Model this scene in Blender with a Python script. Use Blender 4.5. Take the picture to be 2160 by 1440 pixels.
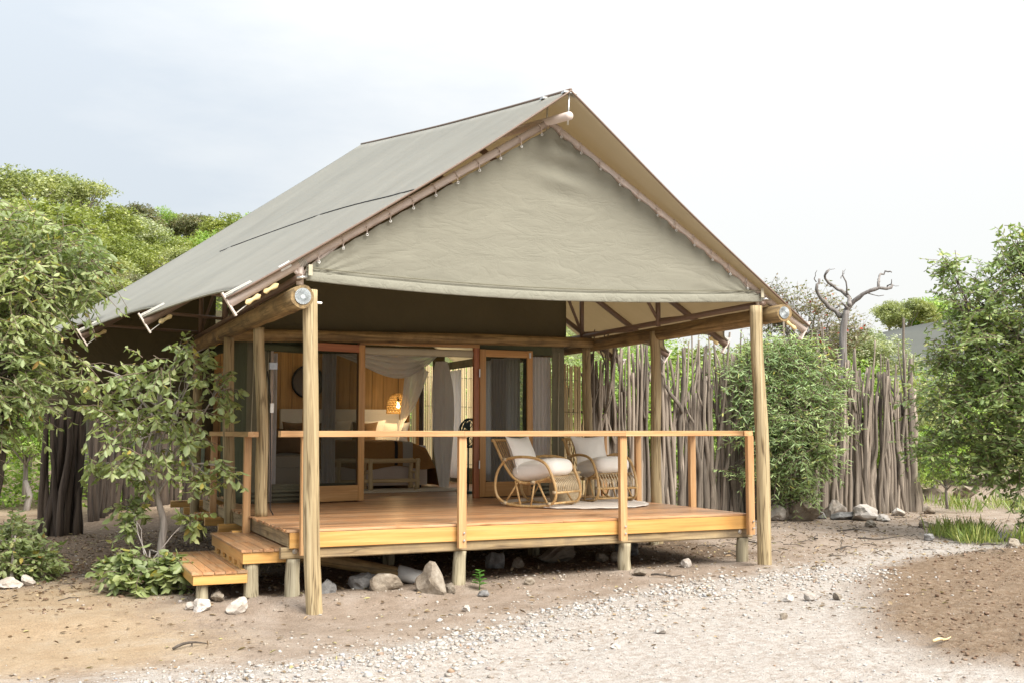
import bpy, math, random
import numpy as np
from mathutils import Matrix, Vector, noise

for _o in list(bpy.data.objects):
    bpy.data.objects.remove(_o)
SC = bpy.context.scene
COL = SC.collection
RD = math.radians

# ------------------------------------------------------------------ camera
CAM = Vector((-2.41, -11.08, 1.70))
YAW, PITCH = RD(23.846), RD(4.648)
cam_data = bpy.data.cameras.new('camera')
cam_data.sensor_width = 36.0
cam_data.lens = 2300.0 / 2160.0 * 36.0
cam_data.clip_start = 0.1
cam_data.clip_end = 2000.0
cam = bpy.data.objects.new('camera', cam_data)
COL.objects.link(cam)
cam.location = CAM
cam.rotation_euler = (math.pi / 2 + PITCH, 0.0, -YAW)
SC.camera = cam

# ------------------------------------------------------------------ sky
SUN_EL, SUN_AZ = RD(47), RD(163)          # azimuth clockwise from +Y
world = bpy.data.worlds.new('World')
SC.world = world
world.use_nodes = True
wn = world.node_tree
wn.nodes.clear()


def wnode(t, **kw):
    n = wn.nodes.new(t)
    for k, v in kw.items():
        setattr(n, k, v)
    return n


w_out = wnode('ShaderNodeOutputWorld')
w_bg = wnode('ShaderNodeBackground')
w_bg.inputs['Strength'].default_value = 0.05
w_sky = wnode('ShaderNodeTexSky', sky_type='NISHITA')
w_sky.sun_disc = False
w_sky.sun_elevation = SUN_EL
w_sky.sun_rotation = SUN_AZ
w_sky.air_density = 1.0
w_sky.dust_density = 4.0
w_tc = wnode('ShaderNodeTexCoord')
w_map = wnode('ShaderNodeMapping')
w_map.inputs['Scale'].default_value = (1.0, 1.0, 3.4)
w_map.inputs['Location'].default_value = (0.35, 0.1, 0.0)
w_noise = wnode('ShaderNodeTexNoise')
w_noise.inputs['Scale'].default_value = 2.6
w_noise.inputs['Detail'].default_value = 6.0
w_noise.inputs['Roughness'].default_value = 0.56
w_dot = wnode('ShaderNodeVectorMath', operation='DOT_PRODUCT')
w_dot.inputs[1].default_value = (0.90, -0.20, 0.10)      # the cloud is thinnest and whitest towards the veiled sun
w_add = wnode('ShaderNodeMath', operation='MULTIPLY_ADD')
w_add.inputs[1].default_value = 1.0
w_ramp = wnode('ShaderNodeValToRGB')
w_ramp.color_ramp.elements[0].position = 0.40
w_ramp.color_ramp.elements[0].color = (0.0, 0.0, 0.0, 1)
w_ramp.color_ramp.elements[1].position = 0.84
w_ramp.color_ramp.elements[1].color = (1, 1, 1, 1)
w_cloud = wnode('ShaderNodeMixRGB')
w_cloud.inputs['Color1'].default_value = (3.12, 3.36, 3.56, 1)    # blue grey cloud
w_cloud.inputs['Color2'].default_value = (4.32, 4.32, 4.2, 1)     # white cloud
w_mix = wnode('ShaderNodeMixRGB')
w_mix.inputs['Fac'].default_value = 0.90                         # overcast, a little blue comes through
L = wn.links.new
L(w_tc.outputs['Generated'], w_map.inputs['Vector'])
L(w_map.outputs['Vector'], w_noise.inputs['Vector'])
L(w_tc.outputs['Generated'], w_dot.inputs[0])
L(w_dot.outputs['Value'], w_add.inputs[0])
L(w_noise.outputs['Fac'], w_add.inputs[2])
L(w_add.outputs[0], w_ramp.inputs['Fac'])
L(w_ramp.outputs['Color'], w_cloud.inputs['Fac'])
L(w_sky.outputs['Color'], w_mix.inputs['Color1'])
L(w_cloud.outputs['Color'], w_mix.inputs['Color2'])
# an overcast sky grows brighter from the horizon to overhead (CIE overcast)
w_sep = wnode('ShaderNodeSeparateXYZ')
w_zc = wnode('ShaderNodeClamp')
w_cie = wnode('ShaderNodeMath', operation='MULTIPLY_ADD')
w_cie.inputs[1].default_value = 2.0
w_cie.inputs[2].default_value = 0.95
w_mul = wnode('ShaderNodeVectorMath', operation='SCALE')
L(w_tc.outputs['Generated'], w_sep.inputs[0])
L(w_sep.outputs['Z'], w_zc.inputs['Value'])
w_sq = wnode('ShaderNodeMath', operation='POWER')
w_sq.inputs[1].default_value = 2.4
L(w_zc.outputs[0], w_sq.inputs[0])
L(w_sq.outputs[0], w_cie.inputs[0])
L(w_mix.outputs['Color'], w_mul.inputs[0])
L(w_cie.outputs[0], w_mul.inputs['Scale'])
L(w_mul.outputs['Vector'], w_bg.inputs['Color'])
L(w_bg.outputs['Background'], w_out.inputs['Surface'])

# ------------------------------------------------------------------ veiled sun
sun_d = bpy.data.lights.new('sun', 'SUN')
sun_d.energy = 1.4
sun_d.angle = RD(34)
sun_d.color = (1.0, 0.95, 0.87)
sun = bpy.data.objects.new('sun', sun_d)
COL.objects.link(sun)
_sd = Vector((math.sin(SUN_AZ) * math.cos(SUN_EL), math.cos(SUN_AZ) * math.cos(SUN_EL), math.sin(SUN_EL)))
sun.rotation_euler = _sd.to_track_quat('Z', 'Y').to_euler()
sun.location = (20, -10, 30)

SC.view_settings.view_transform = 'Standard'
SC.view_settings.look = 'None'
SC.view_settings.exposure = 2.28
SC.view_settings.gamma = 1.0
SC.view_settings.use_curve_mapping = False
SC.cycles.max_bounces = 8
SC.cycles.transparent_max_bounces = 12
SC.cycles.use_denoising = True

# ================================================================== helpers
rng = np.random.default_rng(11)
random.seed(5)
WM = {}


def put(o, M=None, parent=None):
    """Link an object at world matrix M under parent, which stays where it is."""
    M = M if M is not None else Matrix.Identity(4)
    COL.objects.link(o)
    if parent is not None:
        o.parent = parent
        o.matrix_parent_inverse = WM[parent.name].inverted()
    o.matrix_basis = M
    WM[o.name] = M.copy()
    return o


def thing(name, label, cat, loc=(0, 0, 0), group=None, M=None):
    o = bpy.data.objects.new(name, None)
    o.empty_display_size = 0.2
    put(o, M if M is not None else Matrix.Translation(loc))
    tag(o, label, cat, group)
    return o


def tag(o, label=None, cat=None, group=None, kind=None):
    if label: o['label'] = label
    if cat: o['category'] = cat
    if group: o['group'] = group
    if kind: o['kind'] = kind
    return o


def part(name, me, parent, M=None, label=None, kind=None):
    o = bpy.data.objects.new(name, me)
    put(o, M, parent)
    if label: o['label'] = label
    if kind: o['kind'] = kind
    return o


def rotm(rx=0, ry=0, rz=0):
    return Matrix.Rotation(rz, 4, 'Z') @ Matrix.Rotation(ry, 4, 'Y') @ Matrix.Rotation(rx, 4, 'X')


def trs(loc, rx=0, ry=0, rz=0, s=1.0):
    sc = (s, s, s) if not hasattr(s, '__len__') else s
    return Matrix.Translation(loc) @ rotm(rx, ry, rz) @ Matrix.Diagonal((sc[0], sc[1], sc[2], 1))


class MB:
    """Collects shapes into one mesh."""
    def __init__(self):
        self.v = []; self.f = []

    def add(self, vs, fs, M=None):
        k = len(self.v)
        if M is not None:
            vs = [M @ Vector(p) for p in vs]
        self.v += [tuple(p) for p in vs]
        self.f += [tuple(i + k for i in q) for q in fs]
        return self

    def box(self, lo, hi, M=None):
        x0, y0, z0 = lo; x1, y1, z1 = hi
        vs = [(x0, y0, z0), (x1, y0, z0), (x1, y1, z0), (x0, y1, z0), (x0, y0, z1), (x1, y0, z1), (x1, y1, z1), (x0, y1, z1)]
        return self.add(vs, [(3, 2, 1, 0), (4, 5, 6, 7), (0, 1, 5, 4), (1, 2, 6, 5), (2, 3, 7, 6), (3, 0, 4, 7)], M)

    def tube(self, pts, r, n=8, caps=True, M=None):
        pts = [Vector(p) for p in pts]
        m = len(pts)
        rr = r if hasattr(r, '__len__') else [r] * m
        vs = []; fs = []
        t0 = (pts[1] - pts[0]).normalized()
        ref = Vector((0, 0, 1)) if abs(t0.z) < 0.9 else Vector((1, 0, 0))
        a = t0.cross(ref).normalized()
        for i, p in enumerate(pts):
            t = (pts[min(i + 1, m - 1)] - pts[max(i - 1, 0)])
            t = t.normalized() if t.length > 1e-9 else t0
            a = (a - t * a.dot(t))
            a = a.normalized() if a.length > 1e-6 else t.orthogonal().normalized()
            b = t.cross(a)
            for k in range(n):
                an = 2 * math.pi * k / n
                vs.append(p + (a * math.cos(an) + b * math.sin(an)) * rr[i])
        for i in range(m - 1):
            for k in range(n):
                k2 = (k + 1) % n
                fs.append((i * n + k, i * n + k2, (i + 1) * n + k2, (i + 1) * n + k))
        if caps:
            fs.append(tuple(range(n - 1, -1, -1)))
            fs.append(tuple((m - 1) * n + k for k in range(n)))
        return self.add(vs, fs, M)

    def grid(self, fn, nu, nv, M=None, flip=False):
        vs = [fn(i / nu, j / nv) for j in range(nv + 1) for i in range(nu + 1)]
        fs = []
        for j in range(nv):
            for i in range(nu):
                q = (j * (nu + 1) + i, j * (nu + 1) + i + 1, (j + 1) * (nu + 1) + i + 1, (j + 1) * (nu + 1) + i)
                fs.append(q[::-1] if flip else q)
        return self.add(vs, fs, M)

    def lathe(self, prof, n=20, M=None):
        vs = []; fs = []
        for r, z in prof:
            for k in range(n):
                an = 2 * math.pi * k / n
                vs.append((r * math.cos(an), r * math.sin(an), z))
        for i in range(len(prof) - 1):
            for k in range(n):
                k2 = (k + 1) % n
                fs.append((i * n + k, i * n + k2, (i + 1) * n + k2, (i + 1) * n + k))
        return self.add(vs, fs, M)

    def mesh(self, name, mat, smooth=False):
        me = bpy.data.meshes.new(name)
        me.from_pydata(self.v, [], self.f)
        me.materials.append(mat)
        if smooth:
            me.polygons.foreach_set('use_smooth', [True] * len(me.polygons))
        me.update()
        return me


def smooth_path(pts, n=6):
    """Catmull-Rom through the points."""
    P = [Vector(p) for p in pts]
    P = [P[0] * 2 - P[1]] + P + [P[-1] * 2 - P[-2]]
    out = []
    for i in range(1, len(P) - 2):
        for k in range(n):
            t = k / n
            a, b, c, d = P[i - 1], P[i], P[i + 1], P[i + 2]
            out.append(0.5 * ((2 * b) + (c - a) * t + (2 * a - 5 * b + 4 * c - d) * t * t + (3 * b - a - 3 * c + d) * t ** 3))
    out.append(P[-2])
    return out


def thicken(o, t, offset=0.0):
    m = o.modifiers.new('thickness', 'SOLIDIFY')
    m.thickness = t; m.offset = offset
    return o


def board_mesh(Ln, w, h, mat, c=0.004, name='board'):
    """A board along local X with eased edges."""
    a, b = w / 2, h / 2
    c = min(c, a * 0.4, b * 0.4)
    prof = [(-a + c, -b), (a - c, -b), (a, -b + c), (a, b - c), (a - c, b), (-a + c, b), (-a, b - c), (-a, -b + c)]
    vs = [(-Ln / 2, y, z) for y, z in prof] + [(Ln / 2, y, z) for y, z in prof]
    fs = [(i, i + 8, (i + 1) % 8 + 8, (i + 1) % 8) for i in range(8)] + [tuple(range(8)), tuple(range(15, 7, -1))]
    fs = [q[::-1] for q in fs]
    return MB().add(vs, fs).mesh(name, mat)


_BC = {}


def board(name, parent, p0, p1, w, h, mat, roll=0.0, c=0.004, label=None):
    p0, p1 = Vector(p0), Vector(p1)
    d = p1 - p0
    key = (round(d.length, 3), w, h, mat.name, c)
    if key not in _BC:
        _BC[key] = board_mesh(d.length, w, h, mat, c, name)
    q = d.to_track_quat('X', 'Z')
    M = Matrix.Translation((p0 + p1) / 2) @ q.to_matrix().to_4x4() @ Matrix.Rotation(roll, 4, 'X')
    return part(name, _BC[key], parent, M, label)


def log_obj(name, parent, p0, p1, r0, r1, mat, n=14, seg=12, wob=0.02, seed=0, label=None, end_r=True):
    """A peeled pole: local Z along its length, uneven in girth and slightly bowed."""
    p0, p1 = Vector(p0), Vector(p1)
    d = p1 - p0; Ln = d.length
    vs = []; fs = []
    for i in range(seg + 1):
        t = i / seg
        r = r0 + (r1 - r0) * t
        bx = wob * noise.noise((seed * 3.1, t * 1.7, 0.3)); by = wob * noise.noise((seed * 5.7, t * 1.7, 9.3))
        for k in range(n):
            an = 2 * math.pi * k / n
            q = r * (1 + 0.07 * noise.noise((math.cos(an) * 1.3 + seed, math.sin(an) * 1.3, t * Ln * 2.0)) + 0.03 * noise.noise((math.cos(an) * 3 + seed, math.sin(an) * 3, t * Ln * 7)))
            vs.append((bx + q * math.cos(an), by + q * math.sin(an), t * Ln))
    for i in range(seg):
        for k in range(n):
            k2 = (k + 1) % n
            fs.append((i * n + k, i * n + k2, (i + 1) * n + k2, (i + 1) * n + k))
    fs.append(tuple(range(n - 1, -1, -1))); fs.append(tuple(seg * n + k for k in range(n)))
    me = MB().add(vs, fs).mesh(name, mat, True)
    for p in me.polygons[-2:]:
        p.use_smooth = False
    M = Matrix.Translation(p0) @ d.to_track_quat('Z', 'Y').to_matrix().to_4x4()
    return part(name, me, parent, M, label)


def pipe(name, parent, pts, r, mat, n=10, label=None):
    return part(name, MB().tube(pts, r, n).mesh(name, mat, True), parent, None, label)


# ------------------------------------------------------------------ materials
def mat_base(name):
    m = bpy.data.materials.new(name)
    m.use_nodes = True
    nt = m.node_tree
    nt.nodes.clear()
    out = nt.nodes.new('ShaderNodeOutputMaterial')
    return m, nt, out


def N(nt, t, ins=None, **kw):
    n = nt.nodes.new(t)
    for k, v in kw.items():
        setattr(n, k, v)
    for k, v in (ins or {}).items():
        s = n.inputs[k]
        if isinstance(v, bpy.types.NodeSocket):
            nt.links.new(v, s)
        else:
            s.default_value = v
    return n


def c4(c):
    return (c[0], c[1], c[2], 1.0)


def ramp(nt, fac, stops):
    r = nt.nodes.new('ShaderNodeValToRGB')
    e = r.color_ramp.elements
    while len(e) < len(stops):
        e.new(0.5)
    for el, (p, c) in zip(e, stops):
        el.position = p; el.color = c4(c)
    nt.links.new(fac, r.inputs['Fac'])
    return r.outputs['Color']


def objcoord(nt, scale=(1, 1, 1), rand=True):
    tc = N(nt, 'ShaderNodeTexCoord')
    src = tc.outputs['Object']
    if rand:
        oi = N(nt, 'ShaderNodeObjectInfo')
        m = N(nt, 'ShaderNodeMath', {0: oi.outputs['Random'], 1: 37.0}, operation='MULTIPLY')
        a = N(nt, 'ShaderNodeVectorMath', {0: src, 1: m.outputs[0]}, operation='ADD')
        src = a.outputs[0]
    mp = N(nt, 'ShaderNodeMapping', {'Vector': src, 'Scale': scale})
    return mp.outputs['Vector']


def wood_mat(name, dark, mid, light, axis='X', rough=0.5, grain=1.0, vary=0.18, knots=True, coat=0.0, bump=0.25, weather=None, crack=0.0):
    """Timber with long grain, blotches, a few knots and board-to-board variation."""
    m, nt, out = mat_base(name)
    st = {'X': (0.7, 14, 14), 'Y': (14, 0.7, 14), 'Z': (14, 14, 0.7)}[axis]
    v = objcoord(nt, tuple(s * grain for s in st))
    n1 = N(nt, 'ShaderNodeTexNoise', {'Vector': v, 'Scale': 1.6, 'Detail': 6.0, 'Roughness': 0.6, 'Distortion': 0.6})
    col = ramp(nt, n1.outputs['Fac'], [(0.28, dark), (0.5, mid), (0.72, light)])
    v2 = objcoord(nt, tuple(s * grain * (3.0 if s > 1 else 1.4) for s in st))
    n2 = N(nt, 'ShaderNodeTexNoise', {'Vector': v2, 'Scale': 2.2, 'Detail': 4.0, 'Roughness': 0.7})
    f2 = ramp(nt, n2.outputs['Fac'], [(0.35, (0.72,) * 3), (0.6, (1.0,) * 3)])
    mx = N(nt, 'ShaderNodeMixRGB', {'Fac': 0.7, 'Color1': col, 'Color2': f2}, blend_type='MULTIPLY')
    c = mx.outputs['Color']
    if knots:
        vk = objcoord(nt, {'X': (1.6, 6, 6), 'Y': (6, 1.6, 6), 'Z': (6, 6, 1.6)}[axis])
        vo = N(nt, 'ShaderNodeTexVoronoi', {'Vector': vk, 'Scale': 1.0, 'Randomness': 1.0})
        kf = ramp(nt, vo.outputs['Distance'], [(0.05, (0.28, 0.22, 0.16)), (0.13, (0.75, 0.7, 0.62)), (0.2, (1, 1, 1))])
        mk = N(nt, 'ShaderNodeMixRGB', {'Fac': 0.85, 'Color1': c, 'Color2': kf}, blend_type='MULTIPLY')
        c = mk.outputs['Color']
    if crack:
        vc_ = objcoord(nt, {'X': (0.35, 9, 9), 'Y': (9, 0.35, 9), 'Z': (9, 9, 0.35)}[axis])
        nc = N(nt, 'ShaderNodeTexNoise', {'Vector': vc_, 'Scale': 1.5, 'Detail': 3.0, 'Roughness': 0.5, 'Distortion': 0.3})
        cs = N(nt, 'ShaderNodeMath', {0: nc.outputs['Fac'], 1: 0.5}, operation='SUBTRACT')
        ca = N(nt, 'ShaderNodeMath', {0: cs.outputs[0]}, operation='ABSOLUTE')
        cf = ramp(nt, ca.outputs[0], [(0.006, (0.30, 0.26, 0.20)), (0.028, (1, 1, 1))])
        c = N(nt, 'ShaderNodeMixRGB', {'Fac': crack, 'Color1': c, 'Color2': cf}, blend_type='MULTIPLY').outputs['Color']
    if weather:
        vw = objcoord(nt, (2.2, 2.2, 2.2))
        nw = N(nt, 'ShaderNodeTexNoise', {'Vector': vw, 'Scale': 1.3, 'Detail': 5.0, 'Roughness': 0.65})
        wf = ramp(nt, nw.outputs['Fac'], [(0.45, (0, 0, 0)), (0.7, (0.85,) * 3)])
        mw = N(nt, 'ShaderNodeMixRGB', {'Fac': wf, 'Color1': c, 'Color2': c4(weather)})
        c = mw.outputs['Color']
    oi = N(nt, 'ShaderNodeObjectInfo')
    val = N(nt, 'ShaderNodeMapRange', {'Value': oi.outputs['Random'], 'To Min': 1 - vary, 'To Max': 1 + vary})
    hs = N(nt, 'ShaderNodeHueSaturation', {'Color': c, 'Value': val.outputs[0]})
    bp = N(nt, 'ShaderNodeBump', {'Height': n2.outputs['Fac'], 'Strength': bump, 'Distance': 0.004})
    b = N(nt, 'ShaderNodeBsdfPrincipled', {'Base Color': hs.outputs['Color'], 'Roughness': rough, 'Normal': bp.outputs['Normal'], 'Coat Weight': coat, 'Coat Roughness': 0.25})
    nt.links.new(b.outputs[0], out.inputs[0])
    return m


def plain(name, col, rough=0.6, metal=0.0, var=0.12, scale=20.0, bump=0.0, emit=None, weave=False):
    m, nt, out = mat_base(name)
    v = objcoord(nt)
    n1 = N(nt, 'ShaderNodeTexNoise', {'Vector': v, 'Scale': scale, 'Detail': 5.0, 'Roughness': 0.6})
    lo = tuple(x * (1 - var) for x in col); hi = tuple(min(1, x * (1 + var)) for x in col)
    c = ramp(nt, n1.outputs['Fac'], [(0.3, lo), (0.7, hi)])
    b = N(nt, 'ShaderNodeBsdfPrincipled', {'Base Color': c, 'Roughness': rough, 'Metallic': metal})
    if bump:
        bp = N(nt, 'ShaderNodeBump', {'Height': n1.outputs['Fac'], 'Strength': bump, 'Distance': 0.01})
        nt.links.new(bp.outputs['Normal'], b.inputs['Normal'])
    if emit:
        b.inputs['Emission Color'].default_value = c4(emit[0]); b.inputs['Emission Strength'].default_value = emit[1]
    nt.links.new(b.outputs[0], out.inputs[0])
    return m


def canvas_mat(name, col, trans_col, trans=0.2, wrinkle=0.5, var=0.1, streak=(3, 3, 3), ws=2.0, wmap=(1, 1, 1), dist=1.6):
    """Woven cotton canvas: some light comes through; wrinkles and weather streaks."""
    m, nt, out = mat_base(name)
    tc = N(nt, 'ShaderNodeTexCoord')
    big = N(nt, 'ShaderNodeMapping', {'Vector': tc.outputs['Object'], 'Scale': streak})
    nb = N(nt, 'ShaderNodeTexNoise', {'Vector': big.outputs[0], 'Scale': 1.0, 'Detail': 5.0, 'Roughness': 0.65})
    lo = tuple(x * (1 - var) for x in col); hi = tuple(x * (1 + var) for x in col)
    c1 = ramp(nt, nb.outputs['Fac'], [(0.3, lo), (0.7, hi)])
    nf = N(nt, 'ShaderNodeTexNoise', {'Vector': tc.outputs['Object'], 'Scale': 160.0, 'Detail': 2.0})
    fine = ramp(nt, nf.outputs['Fac'], [(0.3, (0.86,) * 3), (0.7, (1.0,) * 3)])
    c = N(nt, 'ShaderNodeMixRGB', {'Fac': 0.6, 'Color1': c1, 'Color2': fine}, blend_type='MULTIPLY').outputs['Color']
    wm_ = N(nt, 'ShaderNodeMapping', {'Vector': tc.outputs['Object'], 'Scale': wmap, 'Rotation': (0, 0.12, 0)})
    nw = N(nt, 'ShaderNodeTexNoise', {'Vector': wm_.outputs[0], 'Scale': ws, 'Detail': 5.0, 'Roughness': 0.55, 'Distortion': dist})
    ws_ = N(nt, 'ShaderNodeMath', {0: nw.outputs['Fac'], 1: 0.5}, operation='SUBTRACT')
    ab = N(nt, 'ShaderNodeMath', {0: ws_.outputs[0]}, operation='ABSOLUTE')
    sq = N(nt, 'ShaderNodeMath', {0: ab.outputs[0], 1: 0.6}, operation='POWER')
    bp = N(nt, 'ShaderNodeBump', {'Height': sq.outputs[0], 'Strength': wrinkle, 'Distance': 0.05})
    bp2 = N(nt, 'ShaderNodeBump', {'Height': nf.outputs['Fac'], 'Strength': 0.25, 'Distance': 0.002, 'Normal': bp.outputs['Normal']})
    d = N(nt, 'ShaderNodeBsdfPrincipled', {'Base Color': c, 'Roughness': 0.85, 'Normal': bp2.outputs['Normal'], 'Specular IOR Level': 0.2})
    t = N(nt, 'ShaderNodeBsdfTranslucent', {'Color': c4(trans_col), 'Normal': bp2.outputs['Normal']})
    mx = N(nt, 'ShaderNodeMixShader', {'Fac': trans, 1: d.outputs[0], 2: t.outputs[0]})
    nt.links.new(mx.outputs[0], out.inputs[0])
    return m


def sheer_mat(name, col, alpha, trans=0.4):
    """Insect mesh or net: partly open weave."""
    m, nt, out = mat_base(name)
    d = N(nt, 'ShaderNodeBsdfDiffuse', {'Color': c4(col)})
    t = N(nt, 'ShaderNodeBsdfTranslucent', {'Color': c4(col)})
    mx = N(nt, 'ShaderNodeMixShader', {'Fac': trans, 1: d.outputs[0], 2: t.outputs[0]})
    tr = N(nt, 'ShaderNodeBsdfTransparent')
    m2 = N(nt, 'ShaderNodeMixShader', {'Fac': alpha, 1: tr.outputs[0], 2: mx.outputs[0]})
    nt.links.new(m2.outputs[0], out.inputs[0])
    return m


def leaf_mat(name, stops, trans=0.35, rough=0.45, tint=(1.15, 1.2, 0.6)):
    m, nt, out = mat_base(name)
    g = N(nt, 'ShaderNodeNewGeometry')
    c0 = ramp(nt, g.outputs['Random Per Island'], stops)
    tc = N(nt, 'ShaderNodeTexCoord')
    nb = N(nt, 'ShaderNodeTexNoise', {'Vector': tc.outputs['Object'], 'Scale': 0.9, 'Detail': 3.0})
    f = ramp(nt, nb.outputs['Fac'], [(0.35, (0.78, 0.82, 0.78)), (0.65, (1.12, 1.08, 1.0))])
    c = N(nt, 'ShaderNodeMixRGB', {'Fac': 1.0, 'Color1': c0, 'Color2': f}, blend_type='MULTIPLY').outputs['Color']
    d = N(nt, 'ShaderNodeBsdfPrincipled', {'Base Color': c, 'Roughness': rough, 'Specular IOR Level': 0.55})
    tcol = N(nt, 'ShaderNodeMixRGB', {'Fac': 1.0, 'Color1': c, 'Color2': c4(tint)}, blend_type='MULTIPLY')
    t = N(nt, 'ShaderNodeBsdfTranslucent', {'Color': tcol.outputs['Color']})
    mx = N(nt, 'ShaderNodeMixShader', {'Fac': trans, 1: d.outputs[0], 2: t.outputs[0]})
    nt.links.new(mx.outputs[0], out.inputs[0])
    return m


def rock_mat(name, a, b, c):
    m, nt, out = mat_base(name)
    v = objcoord(nt, (1, 1, 1))
    n1 = N(nt, 'ShaderNodeTexNoise', {'Vector': v, 'Scale': 2.5, 'Detail': 8.0, 'Roughness': 0.68})
    col = ramp(nt, n1.outputs['Fac'], [(0.32, a), (0.5, b), (0.66, c)])
    oi = N(nt, 'ShaderNodeObjectInfo')
    val = N(nt, 'ShaderNodeMapRange', {'Value': oi.outputs['Random'], 'To Min': 0.8, 'To Max': 1.15})
    hs = N(nt, 'ShaderNodeHueSaturation', {'Color': col, 'Value': val.outputs[0]})
    bp = N(nt, 'ShaderNodeBump', {'Height': n1.outputs['Fac'], 'Strength': 0.6, 'Distance': 0.03})
    d = N(nt, 'ShaderNodeBsdfPrincipled', {'Base Color': hs.outputs['Color'], 'Roughness': 0.9, 'Normal': bp.outputs['Normal']})
    nt.links.new(d.outputs[0], out.inputs[0])
    return m


M_POLE = wood_mat('gum_pole', (0.24, 0.17, 0.085), (0.42, 0.325, 0.18), (0.55, 0.45, 0.28), 'Z', 0.7, 0.8, 0.10, bump=0.6, crack=0.75)
M_POLE_DARK = wood_mat('stained_pole', (0.09, 0.06, 0.025), (0.30, 0.20, 0.085), (0.42, 0.30, 0.14), 'Z', 0.7, 0.8, 0.06, bump=0.4, weather=(0.10, 0.07, 0.035), crack=0.6)
M_DECK = wood_mat('oiled_deck_board', (0.34, 0.15, 0.06), (0.50, 0.255, 0.115), (0.60, 0.35, 0.18), 'X', 0.40, 1.0, 0.30, knots=True, coat=0.35, bump=0.25, weather=(0.40, 0.27, 0.165), crack=0.5)
M_RAIL = wood_mat('rail_hardwood', (0.42, 0.21, 0.085), (0.56, 0.32, 0.145), (0.66, 0.42, 0.215), 'X', 0.45, 1.0, 0.10, knots=False, bump=0.1)
M_PINE = wood_mat('varnished_pine', (0.50, 0.25, 0.07), (0.62, 0.34, 0.10), (0.70, 0.43, 0.16), 'X', 0.4, 0.6, 0.08, knots=True, coat=0.2, bump=0.1)
M_BEAM = wood_mat('treated_beam', (0.22, 0.15, 0.075), (0.38, 0.28, 0.15), (0.47, 0.37, 0.22), 'X', 0.75, 0.7, 0.08, knots=True, bump=0.3, weather=(0.16, 0.12, 0.08), crack=0.6)
M_PILE = wood_mat('treated_pile', (0.24, 0.20, 0.13), (0.38, 0.33, 0.22), (0.47, 0.42, 0.30), 'Z', 0.8, 0.9, 0.08, knots=False, bump=0.3, crack=0.7)
M_DOOR = wood_mat('door_timber', (0.36, 0.17, 0.045), (0.47, 0.245, 0.075), (0.55, 0.31, 0.11), 'X', 0.4, 0.8, 0.10, knots=False, coat=0.2, bump=0.1)
M_DOOR_RED = wood_mat('red_door_timber', (0.26, 0.075, 0.025), (0.36, 0.12, 0.04), (0.42, 0.16, 0.06), 'X', 0.4, 0.8, 0.06, knots=False, coat=0.2, bump=0.1)
M_PANEL = wood_mat('golden_wall_plank', (0.44, 0.24, 0.08), (0.58, 0.345, 0.135), (0.66, 0.42, 0.18), 'Z', 0.5, 0.7, 0.10, knots=False, bump=0.1)
M_STICK = wood_mat('grey_stick', (0.085, 0.066, 0.05), (0.225, 0.185, 0.148), (0.36, 0.305, 0.25), 'Z', 0.9, 1.4, 0.40, knots=False, bump=0.6)
M_DLOG = wood_mat('dark_bark_log', (0.022, 0.015, 0.011), (0.065, 0.047, 0.034), (0.12, 0.09, 0.066), 'Z', 0.95, 1.0, 0.2, knots=False, bump=0.9)
M_BARK = wood_mat('grey_bark', (0.14, 0.12, 0.108), (0.30, 0.265, 0.24), (0.44, 0.40, 0.37), 'Z', 0.95, 1.2, 0.1, knots=False, bump=0.8)
M_BARK_DARK = wood_mat('dark_bark', (0.03, 0.025, 0.02), (0.075, 0.06, 0.048), (0.13, 0.11, 0.09), 'Z', 0.95, 1.0, 0.1, knots=False, bump=0.8)
M_DEAD = wood_mat('dead_wood', (0.10, 0.088, 0.08), (0.20, 0.18, 0.168), (0.30, 0.28, 0.265), 'Z', 0.9, 1.0, 0.1, knots=False, bump=0.5)
M_TWIG = plain('twig_bark', (0.17, 0.125, 0.09), 0.85)
M_REED = wood_mat('split_reed', (0.50, 0.37, 0.18), (0.70, 0.55, 0.31), (0.78, 0.65, 0.42), 'Z', 0.55, 1.0, 0.12, knots=False, bump=0.2)
M_RATTAN = wood_mat('rattan_cane', (0.46, 0.25, 0.09), (0.62, 0.40, 0.17), (0.70, 0.50, 0.26), 'Z', 0.45, 0.6, 0.06, knots=False, bump=0.15)
M_RUSH = plain('woven_rush', (0.50, 0.40, 0.26), 0.75, var=0.25, scale=30)
M_LOGPALE = wood_mat('pale_log', (0.50, 0.35, 0.17), (0.66, 0.50, 0.28), (0.74, 0.60, 0.38), 'Z', 0.6, 0.9, 0.06, bump=0.2)
M_FLY = canvas_mat('fly_canvas', (0.345, 0.35, 0.32), (0.58, 0.475, 0.315), 0.40, 0.16, 0.10, (0.7, 2.2, 0.7), 0.9)
M_GABLE = canvas_mat('gable_canvas', (0.262, 0.254, 0.204), (0.30, 0.24, 0.14), 0.12, 0.26, 0.06, (1.2, 1, 2.2), 2.4, (0.8, 1, 2.2), 0.5)
M_HEM = canvas_mat('hem_canvas', (0.285, 0.278, 0.226), (0.30, 0.24, 0.14), 0.1, 0.35, 0.05, (6, 1, 1), 3.0)
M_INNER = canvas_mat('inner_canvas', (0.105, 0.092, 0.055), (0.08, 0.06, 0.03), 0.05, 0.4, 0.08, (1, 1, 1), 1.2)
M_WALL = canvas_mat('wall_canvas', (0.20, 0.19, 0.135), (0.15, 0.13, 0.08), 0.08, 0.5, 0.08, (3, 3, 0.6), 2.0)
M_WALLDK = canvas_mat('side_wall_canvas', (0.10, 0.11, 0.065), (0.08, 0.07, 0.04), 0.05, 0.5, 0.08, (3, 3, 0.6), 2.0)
M_BLIND = canvas_mat('blind_canvas', (0.56, 0.51, 0.38), (0.4, 0.34, 0.22), 0.15, 0.2, 0.04)
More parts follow.
